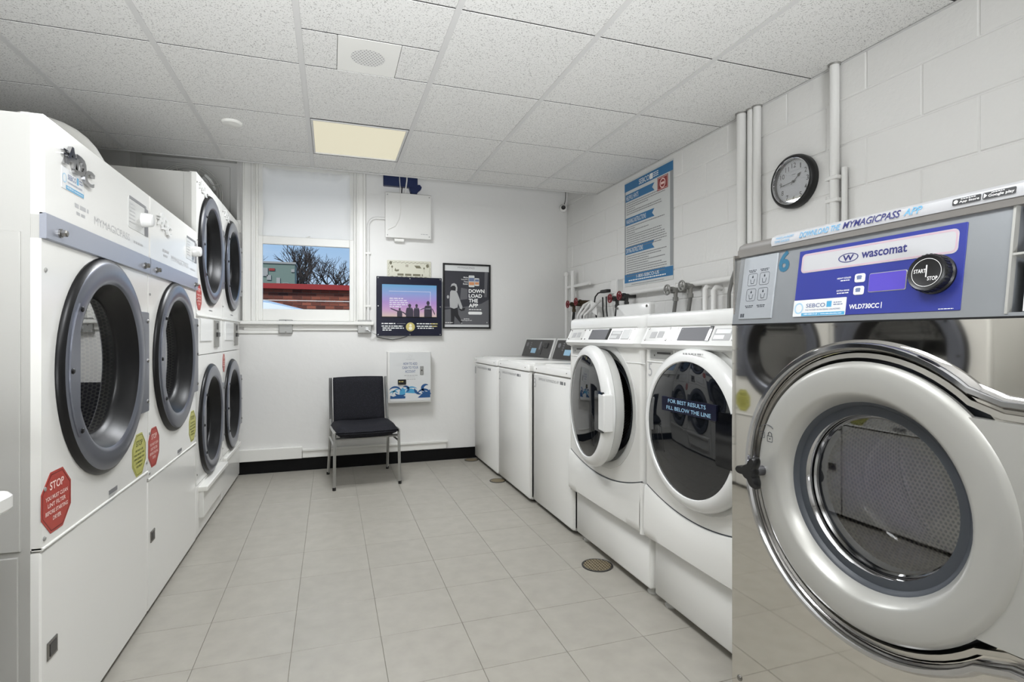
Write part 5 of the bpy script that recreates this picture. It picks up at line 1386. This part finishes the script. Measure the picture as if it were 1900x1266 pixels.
cp = B().cyl((XW - .06, 4.630, 0), (XW - .06, 4.630, 1.69), .017, .017, 12).lathe(FZ(1.67), XW - .06, 4.63, [(.017, 0), (.024, .0), (.024, .028), (.016, .034), (.0005, .034)], 14).obj('wall_pipe', 'pvc_white', None, 60)
tag(cp, 'white capped vertical pipe nearest the room corner', 'pipe')
cp = B().cyl((XW - .06, 4.490, 0), (XW - .06, 4.490, 1.70), .021, .021, 12).obj('wall_pipe', 'pvc_white', None, 60)
tag(cp, 'white vertical pipe second from the room corner', 'pipe')
ar = B().slab(rf, -4.66, 1.548, -4.19, 1.572, .03, .062, .003, .002).lathe(F((XW - .05, 4.19, 1.56), (1, 0, 0), (0, 0, 1)), 0, 0, [(.014, 0), (.014, .02), (.0005, .02)], 10).obj('pipe_clamp', 'pvc_white', None, 40)
tag(ar, 'white channel clamp holding the two corner pipes', 'bracket')
# valve sets: two taps with round handles, hose tails going down
def valves(y, z, wheel, body, hose, label, gap=.13):
    t = thing('water_valves', label, 'valve', (XW - .06, y, z), 'pairs of hose valves')
    for k in range(2):
        yy = y - gap * k; zz = z + .012 * k
        B().tube([(XW, yy, zz), (XW - .05, yy, zz), (XW - .10, yy, zz)], .016, 10).cyl((XW - .105, yy, zz), (XW - .085, yy, zz), .021, .021, 8).tube([(XW - .072, yy, zz), (XW - .072, yy, zz - .045)], [.015, .013], 10).cyl((XW - .072, yy, zz - .045), (XW - .072, yy, zz - .070), .018, .018, 8).cyl((XW - .10, yy, zz), (XW - .135, yy, zz), .007, .007, 8).obj('valve_body', body, t, 40)
        w_ = B(); cx = XW - .135
        fr_ = F((cx, yy, zz), (0, -1, 0), (0, 0, 1))
        w_.tube([fr_.p(.030 * cos(q * pi / 10), .030 * sin(q * pi / 10), 0) for q in range(21)], .0055, 8)
        for q in range(5): w_.tube([fr_.p(.006 * cos(q * 1.257), .006 * sin(q * 1.257), 0), fr_.p(.03 * cos(q * 1.257), .03 * sin(q * 1.257), 0)], .004, 6)
        w_.lathe(fr_, 0, 0, [(.0005, .008), (.009, .006), (.009, -.008)], 10)
        w_.obj('hand_wheel', wheel, t, 60)
        B().tube([(XW - .072, yy, zz - .07), (XW - .078, yy + .012, zz - .16), (XW - .085, yy + .035, zz - .30), (XW - .08, yy + .05, zz - .52)], .0125, 10).obj('hose', hose, t, 60)
    return t
valves(4.44, 1.392, 'valve_red', 'brass_dark', 'black', 'pair of red-wheeled valves with black hoses near the room corner', .17)
valves(3.665, 1.392, 'valve_red', 'charcoal', 'black', 'pair of red-wheeled valves below the instruction poster, above the tilted white panel', .14)
valves(2.925, 1.398, 'galvanized', 'galvanized', 'hose_gray', 'pair of gray valves with gray hoses behind the washer numbered 5', .15)
# small tilted white cover behind the front-loaders
tpn = thing('machine_back_cover', 'white upright cover panel with two bolts, showing above the ajar front-loader', 'panel', (1.95, 3.2, 1.2))
q_ = F((1.86, 0, 1.0875), (0, -1, 0), (.08, 0, 1))
B().slab(q_, -3.315, .0, -2.90, .232, -.04, .0, .02, .008).obj('cover', 'plastic_white', tpn, 50)
for u, v in ((-3.29, .208), (-2.93, .208)): B().lathe(q_, u, v, [(.009, .0), (.009, .004), (.004, .006), (.0005, .006)], 12).obj('bolt', 'bolt', tpn)
# plug, cords and small white box left of the poster
wb_ = thing('utility_box', 'small white electrical box on the wall left of the horizontal pipe', 'box', (XW, 3.75, 1.49))
B().slab(rf, -3.80, 1.44, -3.70, 1.545, 0, .05, .004, .003).obj('housing', 'pvc_white', wb_, 0)
B().slab(rf, -3.795, 1.452, -3.705, 1.533, .05, .054, .003, .001).obj('cover', 'pvc_white', wb_, 0)
pg = thing('power_plug', 'black plug with a black cord arching down, left of the white electrical box', 'plug', (XW - .08, 3.86, 1.465))
B().slab(F((XW - .05, 0, 1.452), (0, -1, 0), (0, 0, 1)), -3.925, 0, -3.805, .026, 0, .034, .008, .005).obj('plug', 'black', pg, 40)
B().tube([(XW - .07, 3.92, 1.463), (XW - .075, 3.97, 1.458), (XW - .08, 4.01, 1.43), (XW - .085, 4.02, 1.38), (XW - .09, 3.99, 1.32), (XW - .1, 3.95, 1.25)], .006, 8).obj('cord', 'black', pg)
pt = thing('hanging_tag_bundle', 'bundle of pale hoses and a white tag hanging between the red-wheeled valves', 'hoses', (XW - .1, 4.05, 1.3))
B().slab(F((XW - .10, 4.0, 1.32), (0, -1, -.35), (.1, .35, 1)), -.05, -.03, .06, .075, 0, .003).obj('tag', 'pvc_white', pt, 0)
for k, (y, d) in enumerate(((4.18, .10), (4.11, .16), (4.24, .06))):
    B().tube([(XW - .03, y - d * .6, 1.40), (XW - .10, y - d, 1.37), (XW - .13, y, 1.28), (XW - .12, y + .04, 1.15)], .012, 8).obj('hose', 'pvc_white', pt, 60)
for y in (3.86, 3.80): B().tube([(XW - .06, y + .06, 1.42), (XW - .08, y + .02, 1.32), (XW - .09, y - .02, 1.22), (XW - .09, y - .04, 1.12)], .006, 8).obj('cord', 'black', pt, 60)
tag(B().tube([(XW - .05, 2.375, 1.56), (XW - .06, 2.385, 1.50), (XW - .065, 2.42, 1.42), (XW - .07, 2.44, 1.34), (XW - .07, 2.44, 1.22)], .010, 8).obj('hose', 'hose_gray', None, 60), 'dark curved hose hanging beside the left edge of the stainless washer', 'hose')
for k, y in enumerate((2.66, 2.585)):
    tag(B().tube([(XW, y, 1.40 - .015 * k), (XW - .04, y, 1.40 - .015 * k), (XW - .055, y, 1.385 - .015 * k), (XW - .055, y, 1.0)], .016, 10).obj('wall_pipe', 'pvc_white', None, 60), ('white elbowed pipe right of the gray valves', 'white elbowed pipe closest to the stainless washer')[k], 'pipe')

# ================================================================== FLOOR DRAINS AND DUCTS
def drain(x, y, label, r=.062):
    t = thing('floor_drain', label, 'drain', (x, y, 0))
    B().lathe(FZ(0), x, y, [(r, .0003), (r, .003), (r - .008, .004), (r - .010, .001)], 28).obj('rim', 'charcoal', t)
    B().disc(FZ(0), x, y, r - .008, .0006, 24).obj('sump', 'dark_hole', t, 0)
    g_ = B()
    for k in range(-4, 5):
        o = k * r / 5; l = math.sqrt(max(0, (r - .009) ** 2 - o * o))
        g_.slab(FZ(0), x + o - .0030, y - l, x + o + .0030, y + l, .0008, .0034).slab(FZ(0), x - l, y + o - .0030, x + l, y + o + .0030, .0008, .0030)
    g_.obj('grate', 'drain_metal', t, 0)
drain(1.214, 2.325, 'round floor drain in front of the ajar front-loader, nearest of the three', .075)
drain(1.205, 3.930, 'round floor drain in front of the top-loaders, middle of the three')
drain(1.185, 4.665, 'round floor drain by the black baseboard, farthest of the three')
def duct(y, label, xe, z, r):
    p_ = [(XL, y, z), (xe - .16, y, z)] + [(xe - .16 + .16 * sin(a), y, z - .16 + .16 * cos(a)) for a in [q * pi / 16 for q in range(1, 9)]] + [(xe, y, 1.655)]
    t = B().tube(p_, r, 20).obj('exhaust_duct', 'duct_white', None, 60)
    tag(t, label, 'duct', 'dryer exhaust ducts')
    for x_ in (xe - .19, xe - .45): B().lathe(F((x_, y, z), (0, 1, 0), (0, 0, 1)), 0, 0, [(r, -.02), (r + .008, -.012), (r + .008, .012), (r, .02)], 20).obj('duct_collar', 'duct_white', t, 60)
duct(2.72, 'round pale exhaust duct elbowing down behind the near dryer, largest in view', -.985, 1.925, .085)
duct(3.06, 'round pale exhaust duct elbowing down behind the second dryer', -1.09, 1.99, .085)

# ================================================================== OUTSIDE THE WINDOW
struct(B().box(-30, 30, YB + .2, 80, .0, .2), 'ground', 'asphalt')
YW = 14.0
bw = thing('brick_wall', 'low red brick wall with a dark red coping, outside the window', 'wall', (0, YW, .2))
B().box(-9, 9, YW + .004, YW + .22, .2, 2.24).obj('wall_core', 'mortar', bw, 0)
b_ = B()
cr_, cz0 = .076, 1.472
q0 = None; cnt = 0
for k in range(10):
    for i in range(26):
        x0 = -3.1 + i * .212 + (.106 if k % 2 else 0); z0 = cz0 + k * cr_
        if q0 is None:
            q0 = B().box(x0, x0 + .202, YW - .008, YW + .02, z0, z0 + .066).obj('brick', 'brick', bw, 0, origin=(x0, YW, z0))
        else: share(q0, 'brick', (x0, YW, z0), bw)
mb = B()
for k in range(-16, 10):
    for i in range(-28, 60):
        x0 = -3.1 + i * .212 + (.106 if k % 2 else 0); z0 = cz0 + k * cr_
        if (k < 0 or i < 0 or i >= 26) and -8.9 < x0 < 8.7: mb.box(x0, x0 + .202, YW - .008, YW + .0, z0, z0 + .066)
mb.obj('brickwork', 'brick', bw, 0, kind='stuff')
B().box(-9, 9, YW - .17, YW + .36, 2.232, 2.355).obj('coping', 'coping_red', bw, 0)
B().box(-9, 9, YW - .02, YW + .0, 1.955, 1.972).obj('cable_run', 'trim_paint', bw, 0)
tag(B().box(-8, -1.42, 24, 25.2, .2, 4.12).obj('green_building', 'green_siding', None, 0), 'flat-roofed pale green building beyond the brick wall', 'building')
gb = bpy.data.objects['green_building']
f_ = FB(24.0)
for (u, v, w_, h_, m_) in ((-2.62, 3.55, .18, .34, 'house_wall'), (-2.48, 3.40, .16, .20, 'house_wall'), (-2.12, 3.20, .14, .30, 'house_wall'), (-1.88, 2.75, .22, .55, 'house_wall'), (-1.86, 3.12, .18, .16, 'photo_mid'), (-1.60, 2.75, .12, .40, 'house_wall'), (-2.24, 2.94, .30, .05, 'photo_mid'), (-2.58, 2.62, .10, .10, 'black'), (-1.56, 3.75, .13, .12, 'house_wall')):
    B().slab(f_, u, v, u + w_, v + h_, -.02, .05).obj('window' if m_ in ('trim_paint', 'house_wall') else 'vent', m_, gb, 0)
B().box(-8.05, -1.38, 23.95, 25.25, 4.08, 4.16).obj('parapet', 'house_wall', gb, 0)
B().slab(f_, -2.40, 3.78, -2.18, 3.88, 0, .04).obj('red_sign', 'red_badge', gb, 0)
rb = tag(B().box(-2.2, 1.0, 36, 42, .2, 3.95).obj('low_building', 'house_wall', None, 0), 'low building with a gray-pink roof behind the brick wall', 'building')
B().prism(F((0, 35.7, 0), (1, 0, 0), (0, 0, 1)), [(-2.4, 3.9), (1.3, 3.9), (.4, 4.35), (-1.4, 4.35)], -6.6, 0).obj('roof', 'roof_gray', rb, 0)
hs_ = tag(B().box(1.3, 3.9, 29, 33, .2, 3.2).obj('gabled_house', 'house_wall', None, 0), 'small gabled house at the right edge of the window view', 'house')
B().prism(F((0, 28.8, 0), (1, 0, 0), (0, 0, 1)), [(1.1, 3.15), (4.1, 3.15), (2.6, 4.1)], -4.4, 0).obj('roof', 'roof_gray', hs_, 0)
def tree(x, y, h_, seed, label, spread=1.0):
    rn = random.Random(seed); b_ = B(); 
    def grow(p, d, l, r, dep):
        q = p + d * l
        mid = p + d * l * .5 + Vector((rn.uniform(-1, 1), rn.uniform(-1, 1), rn.uniform(-.3, .6))) * l * .06
        b_.tube([p, mid, q], [r, r * .86, r * .7], 4 if dep > 1 else 6, dep == 0)
        if dep >= 6: return
        for k in range(rn.choice((2, 3, 3)) if dep else 4):
            ax = Vector((rn.uniform(-1, 1), rn.uniform(-1, 1), rn.uniform(-.15, .55))) * spread
            nd = (d * (.9 if dep else 1.0) + ax * .75).normalized()
            grow(p + d * l * (1 if k < 2 else rn.uniform(.55, .95)), nd, l * rn.uniform(.62, .82), r * .62, dep + 1)
    grow(Vector((x, y, .2)), Vector((0, 0, 1)), h_ * .26, h_ * .022, 0)
    return tag(b_.obj('bare_tree', 'bark', None, 0), label, 'tree', 'bare trees beyond the wall')
tree(-3.4, 58, 13, 3, 'tall thin bare tree behind the pale green building', .8)
tree(.6, 46, 9.2, 11, 'broad dark bare tree in the middle of the window view', 1.1)
tree(-9.5, 66, 12, 5, 'bare tree at the left edge of the window view', .9)
# parked car, mostly hidden below the sill
car = thing('parked_car', 'silver car whose roof shows at the bottom of the window', 'car', (-2.0, 9.5, .2))
gz = .2
def rib(pts, y0, y1, b_=None):
    return (b_ or B()).rings(F((0, y0, 0), (1, 0, 0), (0, 0, 1)), [(pts, 0), (pts, -(y1 - y0))])
low_ = [(-4.4, gz + .30), (-4.45, gz + .62), (-4.3, gz + .86), (-3.6, gz + .93), (-.6, gz + .93), (.25, gz + .82), (.42, gz + .55), (.38, gz + .28)]
rib(low_, 8.75, 10.50).obj('body', 'car_paint', car, 30)
roof = [(-3.9, .93), (-3.45, 1.30), (-2.9, 1.48), (-2.2, 1.545), (-1.5, 1.53), (-.9, 1.455), (-.35, 1.32), (.1, 1.12), (.35, .90)]
gh = B(); secs = []
for y, k in ((8.80, .0), (8.92, .55), (9.06, .93), (9.25, 1.0), (10.0, 1.0), (10.19, .93), (10.33, .55), (10.45, .0)):
    secs.append(([(x, gz + .90 + (z - .90) * k) for x, z in roof] + [(.2, gz + .88), (-3.9, gz + .88)], -(y - 8.8)))
gh.rings(F((0, 8.8, 0), (1, 0, 0), (0, 0, 1)), secs)
gh.obj('cabin', 'car_paint', car, 40)
sg = lambda x0, x1, s_: [(x0, gz + .95), (x1, gz + .95), (x1 - .02, gz + s_), (x0 + .12, gz + s_)]
for (x0, x1, s_) in ((-3.2, -2.35, 1.24), (-2.28, -1.25, 1.28)):
    qf = F((0, 8.955, 0), (1, 0, 0), (0, .32, 1)); P = sg(x0, x1, s_)
    B().prism(F((0, 8.80, gz + .90), (1, 0, 0), (0, .26, .56)), [(x0, .03), (x1, .03), (x1 - .03, .42), (x0 + .15, .42)], .0, .05).obj('side_window', 'car_glass', car, 0)
for x in (-3.5, -.55):
    for y in (8.74, 10.3): B().lathe(F((x, y, gz + .31), (1, 0, 0), (0, 0, 1)), 0, 0, [(.31, -.2), (.32, -.1), (.31, .0), (.2, .01), (.18, -.02), (.0005, -.01)], 28).obj('wheel', 'tyre', car, 50)
for x in (.30, -4.40): B().box(x, x + .09, 8.9, 9.2, gz + .60, gz + .74).obj('lamp', 'cream', car, 0)

for o in bpy.data.objects:
    if '_o' in o.keys(): del o['_o']
